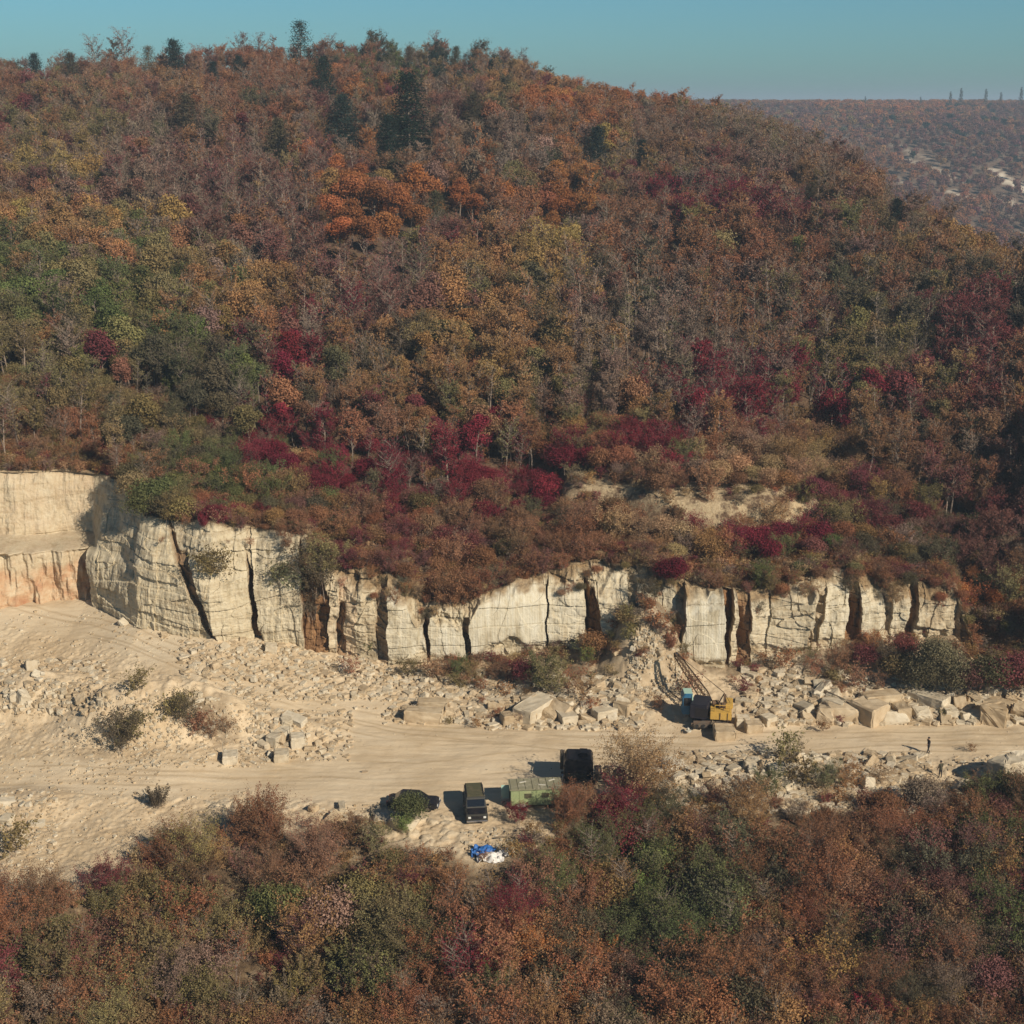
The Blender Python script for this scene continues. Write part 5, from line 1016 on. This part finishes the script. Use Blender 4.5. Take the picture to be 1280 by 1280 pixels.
MB().box((2.28, 0, 0.45), (0.12, 1.7, 0.14), bev=0.03).build('bumper', MM['chrome'], c)
for sx in (-1.4, 1.4):
    for s_ in (-1, 1): wheel(c, (sx, s_ * 0.76, 0.32), 0.32, 0.2)
# --- lattice boom crane: blue cab, housing with its shade put into navy paint, yellow deck
g = stand(882, 904, 0.0, 'crawler_crane', 'blue and yellow crawler crane with lattice boom below the rubble cone', 'crane')
gx, gy, gz_ = g.location; g.scale = (1.12,) * 3
for s_ in (-1, 1):
    tr = MB().box((0.2, s_ * 1.05, 0.36), (3.3, 0.5, 0.72), (0, 0, 0), 0.2).build('track', MM['steel'], g); rl = MB()
    for i in range(5): rl.tube((-1.0 + i * 0.6, s_ * 1.32, 0.3), (-1.0 + i * 0.6, s_ * 1.36, 0.3), 0.2, None, 12)
    rl.build('roller', MM['rubber'], tr)
    for x_ in (-1.75, 2.05): MB().tube((x_, s_ * 1.25, 0.1), (x_, s_ * 1.7, 0.25), 0.09).tube((x_, s_ * 1.7, 0.0), (x_, s_ * 1.7, 0.10), 0.26, None, 12).build('outrigger', MM['pale'], g)
MB().box((0.2, 0, 0.5), (2.6, 1.6, 0.35)).build('undercarriage', MM['navy'], g); MB().tube((0.1, 0, 0.66), (0.1, 0, 0.92), 0.75, None, 20).build('slew_ring', MM['steel'], g)
h = MB().box((-0.55, -0.15, 1.65), (1.5, 2.3, 1.35), (0, 0, R(-18)), 0.06).build('engine_housing', MM['navy'], g); MB().box((-0.6, -1.36, 1.65), (1.1, 0.04, 0.8), (0, 0, R(-18))).build('grille', MM['black'], h)
cb = MB().prism([(-2.15, 0.9), (-2.2, 2.5), (-1.95, 2.9), (-1.25, 2.9), (-1.15, 0.9)], -0.15, 1.25, 0.06).build('cab', MM['blue'], g)
MB().box((-1.7, -0.17, 2.15), (0.7, 0.03, 0.75)).build('window', MM['glass'], cb); MB().box((-2.19, 0.55, 2.05), (0.03, 0.9, 0.75), (0, R(2), 0)).build('window', MM['glass'], cb); MB().box((-1.28, -0.19, 1.9), (0.09, 0.05, 1.9)).build('door_post', MM['turq'], cb); MB().box((-1.65, 0.5, 2.93), (0.75, 1.1, 0.05)).build('cab_roof', MM['turq'], cb)  # pale turquoise roof and post put the blue cab's sunlit edges into colour
dk = MB().box((1.25, -0.35, 1.28), (1.9, 2.1, 0.72), (0, 0, R(-8)), 0.05).build('deck', MM['yellow'], g); MB().box((1.05, -1.42, 1.28), (0.05, 0.05, 0.7), (0, 0, R(-8))).box((1.7, -1.5, 1.28), (0.05, 0.05, 0.7), (0, 0, R(-8))).build('deck_rib', MM['boom'], dk)
MB().box((2.05, 0.2, 1.85), (0.7, 1.6, 0.45), (0, 0, R(-8)), 0.06).build('counterweight', MM['yellow'], g)
for (x_, y_) in ((0.85, 0.15), (1.35, -0.35)): w_ = MB().tube((x_ - .3, y_, 1.92), (x_ + .3, y_, 1.92), 0.24, None, 16).build('winch', MM['boom'], g)
MB().path([(0.6, -1.1, 1.65), (0.6, -1.1, 2.25), (1.9, -1.25, 2.25), (1.9, -1.25, 1.65)], 0.035).build('handrail', MM['yellow'], g)
MB().tube((1.75, 0.5, 1.7), (1.75, 0.5, 2.6), 0.07).build('exhaust', MM['steel'], g)
tipw = at_Y(845, 818, gy + 5.6); tip = (tipw - g.location) / 1.12; foot = Vector((0.35, 0.5, 1.75)); ax = (tip - foot).normalized(); sd_ = ax.cross(Vector((0, 0, 1))).normalized(); up_ = sd_.cross(ax)
bo = MB(); nb = 11; L = (tip - foot).length
def cnr(f, i, j): w = 0.36 * (1 - 0.55 * f) * (0.55 + 0.45 * min(1, f * 6)); return foot + ax * L * f + sd_ * w * i + up_ * w * j
for (i, j) in ((-1, -1), (1, -1), (1, 1), (-1, 1)): bo.path([cnr(q / nb, i, j) for q in range(nb + 1)], 0.06, 5)
for q in range(nb):
    for (i, j, i2, j2) in ((-1, -1, 1, -1), (1, -1, 1, 1), (1, 1, -1, 1), (-1, 1, -1, -1)): bo.tube(cnr(q / nb, i, j), cnr((q + 1) / nb, i2, j2), 0.026, None, 4).tube(cnr((q + 1) / nb, i, j), cnr((q + 1) / nb, i2, j2), 0.026, None, 4)
bo = bo.build('boom', MM['boom'], g); MB().tube(tip - sd_ * 0.12, tip + sd_ * 0.12, 0.2, None, 14).build('sheave', MM['black'], bo)
ap = Vector((1.5, -0.4, 3.1)); MB().tube((0.9, -0.1, 1.6), ap, 0.05).tube((1.9, -0.3, 1.6), ap, 0.05).tube((1.4, -0.9, 1.6), ap, 0.05).build('gantry', MM['boom'], g)
MB().tube(ap, tip + up_ * 0.15, 0.02, None, 4).tube(ap + Vector((0, .2, 0)), tip + sd_ * 0.1, 0.02, None, 4).tube(ap, (2.2, -0.2, 1.9), 0.02, None, 4).build('cable', MM['black'], g)
MB().tube(tip, tip - Vector((0, 0, 1.9)), 0.018, None, 4).build('hoist_rope', MM['black'], g); MB().box(tip - Vector((0, 0, 2.05)), (0.18, 0.14, 0.34), bev=0.04).tube(tip - Vector((0, 0, 2.2)), tip - Vector((0.0, 0, 2.55)), 0.05, 0.02).build('hook', MM['black'], g)
# --- people: one skinned body each
def person(px, py, rz, label, coat, stride, arms, carry=False):
    x, y, z = hit(px, py); r = empty('person', (x, y, z), rz); tag(r, label, 'person', 'people walking in the quarry')
    J = {'pel': (0, 0, 0.95), 'wai': (0.01, 0, 1.12), 'che': (0.03, 0, 1.34), 'nec': (0.04, 0, 1.50), 'hb': (0.055, 0, 1.58), 'hd': (0.07, 0, 1.66), 'ht': (0.06, 0, 1.75),
         'hl': (0, 0.10, 0.90), 'hr': (0, -0.10, 0.90), 'kl': (stride * 0.55, 0.11, 0.50), 'kr': (-stride * 0.25, -0.11, 0.49), 'al': (stride, 0.11, 0.08), 'ar': (-stride * 0.95, -0.11, 0.12), 'tl': (stride + 0.17, 0.12, 0.04), 'tr': (-stride * 0.95 + 0.15, -0.12, 0.05),
         'sl': (0.03, 0.19, 1.43), 'sr': (0.03, -0.19, 1.43), 'el': (arms[0], 0.26, 1.16), 'er': (arms[1], -0.26, 1.16), 'wl': (arms[0] * 1.9 + 0.08, 0.26, 0.95), 'wr': (arms[1] * 1.9 + 0.10, -0.26, 0.95), 'fl': (arms[0] * 2.1 + 0.12, 0.26, 0.85), 'fr': (arms[1] * 2.1 + 0.14, -0.26, 0.85)}
    if carry: J['el'] = (0.16, 0.30, 1.22); J['wl'] = (0.38, 0.30, 1.18); J['fl'] = (0.47, 0.30, 1.17)
    Rr = {'pel': .135, 'wai': .125, 'che': .15, 'nec': .055, 'hb': .07, 'hd': .10, 'ht': .07, 'hl': .095, 'hr': .095, 'kl': .062, 'kr': .062, 'al': .042, 'ar': .042, 'tl': .036, 'tr': .036, 'sl': .075, 'sr': .075, 'el': .05, 'er': .05, 'wl': .034, 'wr': .034, 'fl': .03, 'fr': .03}
    E = [('pel', 'wai'), ('wai', 'che'), ('che', 'nec'), ('nec', 'hb'), ('hb', 'hd'), ('hd', 'ht'), ('pel', 'hl'), ('pel', 'hr'), ('hl', 'kl'), ('hr', 'kr'), ('kl', 'al'), ('kr', 'ar'), ('al', 'tl'), ('ar', 'tr'), ('che', 'sl'), ('che', 'sr'), ('sl', 'el'), ('sr', 'er'), ('el', 'wl'), ('er', 'wr'), ('wl', 'fl'), ('wr', 'fr')]
    ks = list(J); me = bpy.data.meshes.new('body'); me.from_pydata([J[q] for q in ks], [(ks.index(a), ks.index(b)) for a, b in E], [])
    o = link('body', me, r); sk = o.modifiers.new('skin', 'SKIN'); sub = o.modifiers.new('smooth', 'SUBSURF'); sub.levels = sub.render_levels = 1
    for i, q in enumerate(ks): me.skin_vertices[0].data[i].radius = (Rr[q], Rr[q] * (1.15 if q in ('che', 'wai', 'pel') else 1)); me.skin_vertices[0].data[i].use_root = (q == 'pel')
    dg = bpy.context.evaluated_depsgraph_get(); nm = bpy.data.meshes.new_from_object(o.evaluated_get(dg)); o.modifiers.clear(); o.data = nm; nm.materials.clear()
    for m_ in (MM['skin'], coat, MM['trous'], MM['black']): nm.materials.append(m_)
    hands = [Vector(J['fl']), Vector(J['fr'])]
    for p in nm.polygons:
        cz = p.center.z; p.use_smooth = True; nearh = min((p.center - q).length for q in hands) < 0.09
        p.material_index = 0 if (cz > 1.52 or nearh) else (1 if cz > 0.90 or abs(p.center.y) > 0.2 else (3 if cz < 0.10 else 2))
    hr = MB(); bmesh.ops.create_icosphere(hr.bm, subdivisions=2, radius=0.115)
    for q in list(hr.bm.verts):
        if q.co.z < -0.02 and q.co.x > -0.03: hr.bm.verts.remove(q)
    bmesh.ops.translate(hr.bm, vec=(0.045, 0, 1.70), verts=hr.bm.verts); hr.build('hair', MM['hair'], r, True)
    fc = MB().box((0.175, 0, 1.66), (0.04, 0.03, 0.045), bev=0.01).build('nose', MM['skin'], r)
    for s_ in (-1, 1): MB().box((0.06, s_ * 0.102, 1.66), (0.04, 0.02, 0.06), bev=0.008).build('ear', MM['skin'], r)
    fg = MB()
    for q, s_ in ((J['fl'], 1), (J['fr'], -1)):
        for n_ in range(4): b_ = Vector(q) + Vector((0.02 * n_ - 0.03, 0, -0.01)); fg.tube(b_, b_ + Vector((0.015, -s_ * 0.02, -0.075 + 0.008 * abs(n_ - 1.5))), 0.010, 0.007, 5)
        fg.tube(Vector(q) + Vector((0.03, 0, 0.04)), Vector(q) + Vector((0.07, -s_ * 0.02, -0.01)), 0.011, 0.008, 5)
    fg.build('fingers', MM['skin'], r)
    return r
person(1160, 943, R(200), 'person in dark clothes walking along the quarry road in mid stride', MM['coat'], 0.26, (0.10, -0.10), True)
person(1175, 973, R(120), 'person in drab olive jacket standing at the rubble edge below the walker', MM['coat2'], 0.05, (0.04, 0.03))
# --- odds and ends at the edge of the bank
def sheet(name, px, py, w, d, h, mat, seed, label, cat, rz=0.0):
    x, y, z = hit(px, py); n = 26; q = np.linspace(-0.5, 0.5, n); A, B = np.meshgrid(q, q); Zs = h * np.exp(-((A * 2.4) ** 2 + (B * 2.2) ** 2)) + 0.55 * fbm(A * 6 + seed, B * 6, 4, seed) + 0.05
    A2 = A * w * (1 + 0.25 * fbm(B * 4, A * 0 + seed, 2, seed)); B2 = B * d * (1 + 0.3 * fbm(A * 4 + seed, B * 0, 2, seed + 1))
    me = mesh_np(name, np.stack([A2, B2, np.maximum(Zs, 0.03)], -1).reshape(-1, 3), grid_faces(n, n), mat, True); o = link(name, me); o.location = (x, y, z + 0.05); o.rotation_euler = (0, 0, rz); sol = o.modifiers.new('thick', 'SOLIDIFY'); sol.thickness = 0.02
    return tag(o, label, cat)
sheet('tarpaulin', 604, 1068, 2.0, 1.5, 0.55, MM['tarp'], 3, 'crumpled bright blue tarpaulin heaped on the bank below the van', 'tarpaulin')
sheet('plastic_sheet', 613, 1076, 2.2, 1.1, 0.35, MM['white'], 9, 'dirty white plastic sheet spread beside the blue tarpaulin', 'sheet', 0.1)
sheet('cloth_bundle', 634, 1068, 0.9, 0.8, 0.4, MM['white'], 14, 'small pale bundle of cloth just east of the blue tarpaulin', 'bundle', 0.7)
for i, (px, py, L_, rz, lb) in enumerate([(660, 1072, 2.6, -0.9, 'long grey plank lying on the bank south of the trailer'), (634, 1048, 2.0, 0.25, 'short grey plank on the stones between van and tarpaulin'), (655, 1053, 2.2, -0.5, 'weathered grey plank under the crimson bush by the trailer')]):
    x, y, z = hit(px, py); o = MB().box((0, 0, 0.06), (L_, 0.2, 0.05), (0, R(3), 0), 0.01).box((L_ * 0.2, 0.12, 0.11), (L_ * 0.5, 0.12, 0.04), (0, R(-2), 0.2)).build('plank', MM['wood']); o.location = (x, y, z + 0.1); o.rotation_euler = (0, 0, rz); tag(o, lb, 'plank', 'old boards on the bank')
for (px, py, lb) in [(586, 983, 'small dark log lying on the sand behind the van'), (456, 966, 'tiny dark log alone on the open sand')]:
    x, y, z = hit(px, py); o = MB().tube((-0.28, 0, 0.09), (0.28, 0.06, 0.09), 0.10, 0.08, 10).tube((0.05, 0, 0.12), (0.12, 0.12, 0.26), 0.03, 0.02, 6).build('log', MM['wood']); o.location = (x, y, z); tag(o, lb, 'log')
# ------------------------------------------------------------------ air
def build_haze():
    t = bpy.data.materials.new('haze'); t.use_nodes = True; n, l = t.node_tree.nodes, t.node_tree.links
    n.remove(n['Principled BSDF']); v = n.new('ShaderNodeVolumePrincipled'); v.inputs['Color'].default_value = (0.66, 0.84, 1.0, 1); v.inputs['Density'].default_value = 0.00028; v.inputs['Anisotropy'].default_value = 0.1
    l.new(v.outputs[0], n['Material Output'].inputs['Volume'])
    me = bpy.data.meshes.new('haze'); bm = bmesh.new(); bmesh.ops.create_cube(bm, size=1)
    for q in bm.verts: q.co = Vector((q.co.x * 15000, q.co.y * 12000 + 2500, -46 if q.co.z < 0 else 101))
    bm.to_mesh(me); bm.free(); me.materials.append(t); tag(link('haze', me), 'thin blue haze that fades the far hills', None, kind='stuff')
build_haze()
print('PLANTS', len(plants), 'rest', len(rest), 'rocks', len(rocks), 'far', len(pts), 'rubble', len(rp))
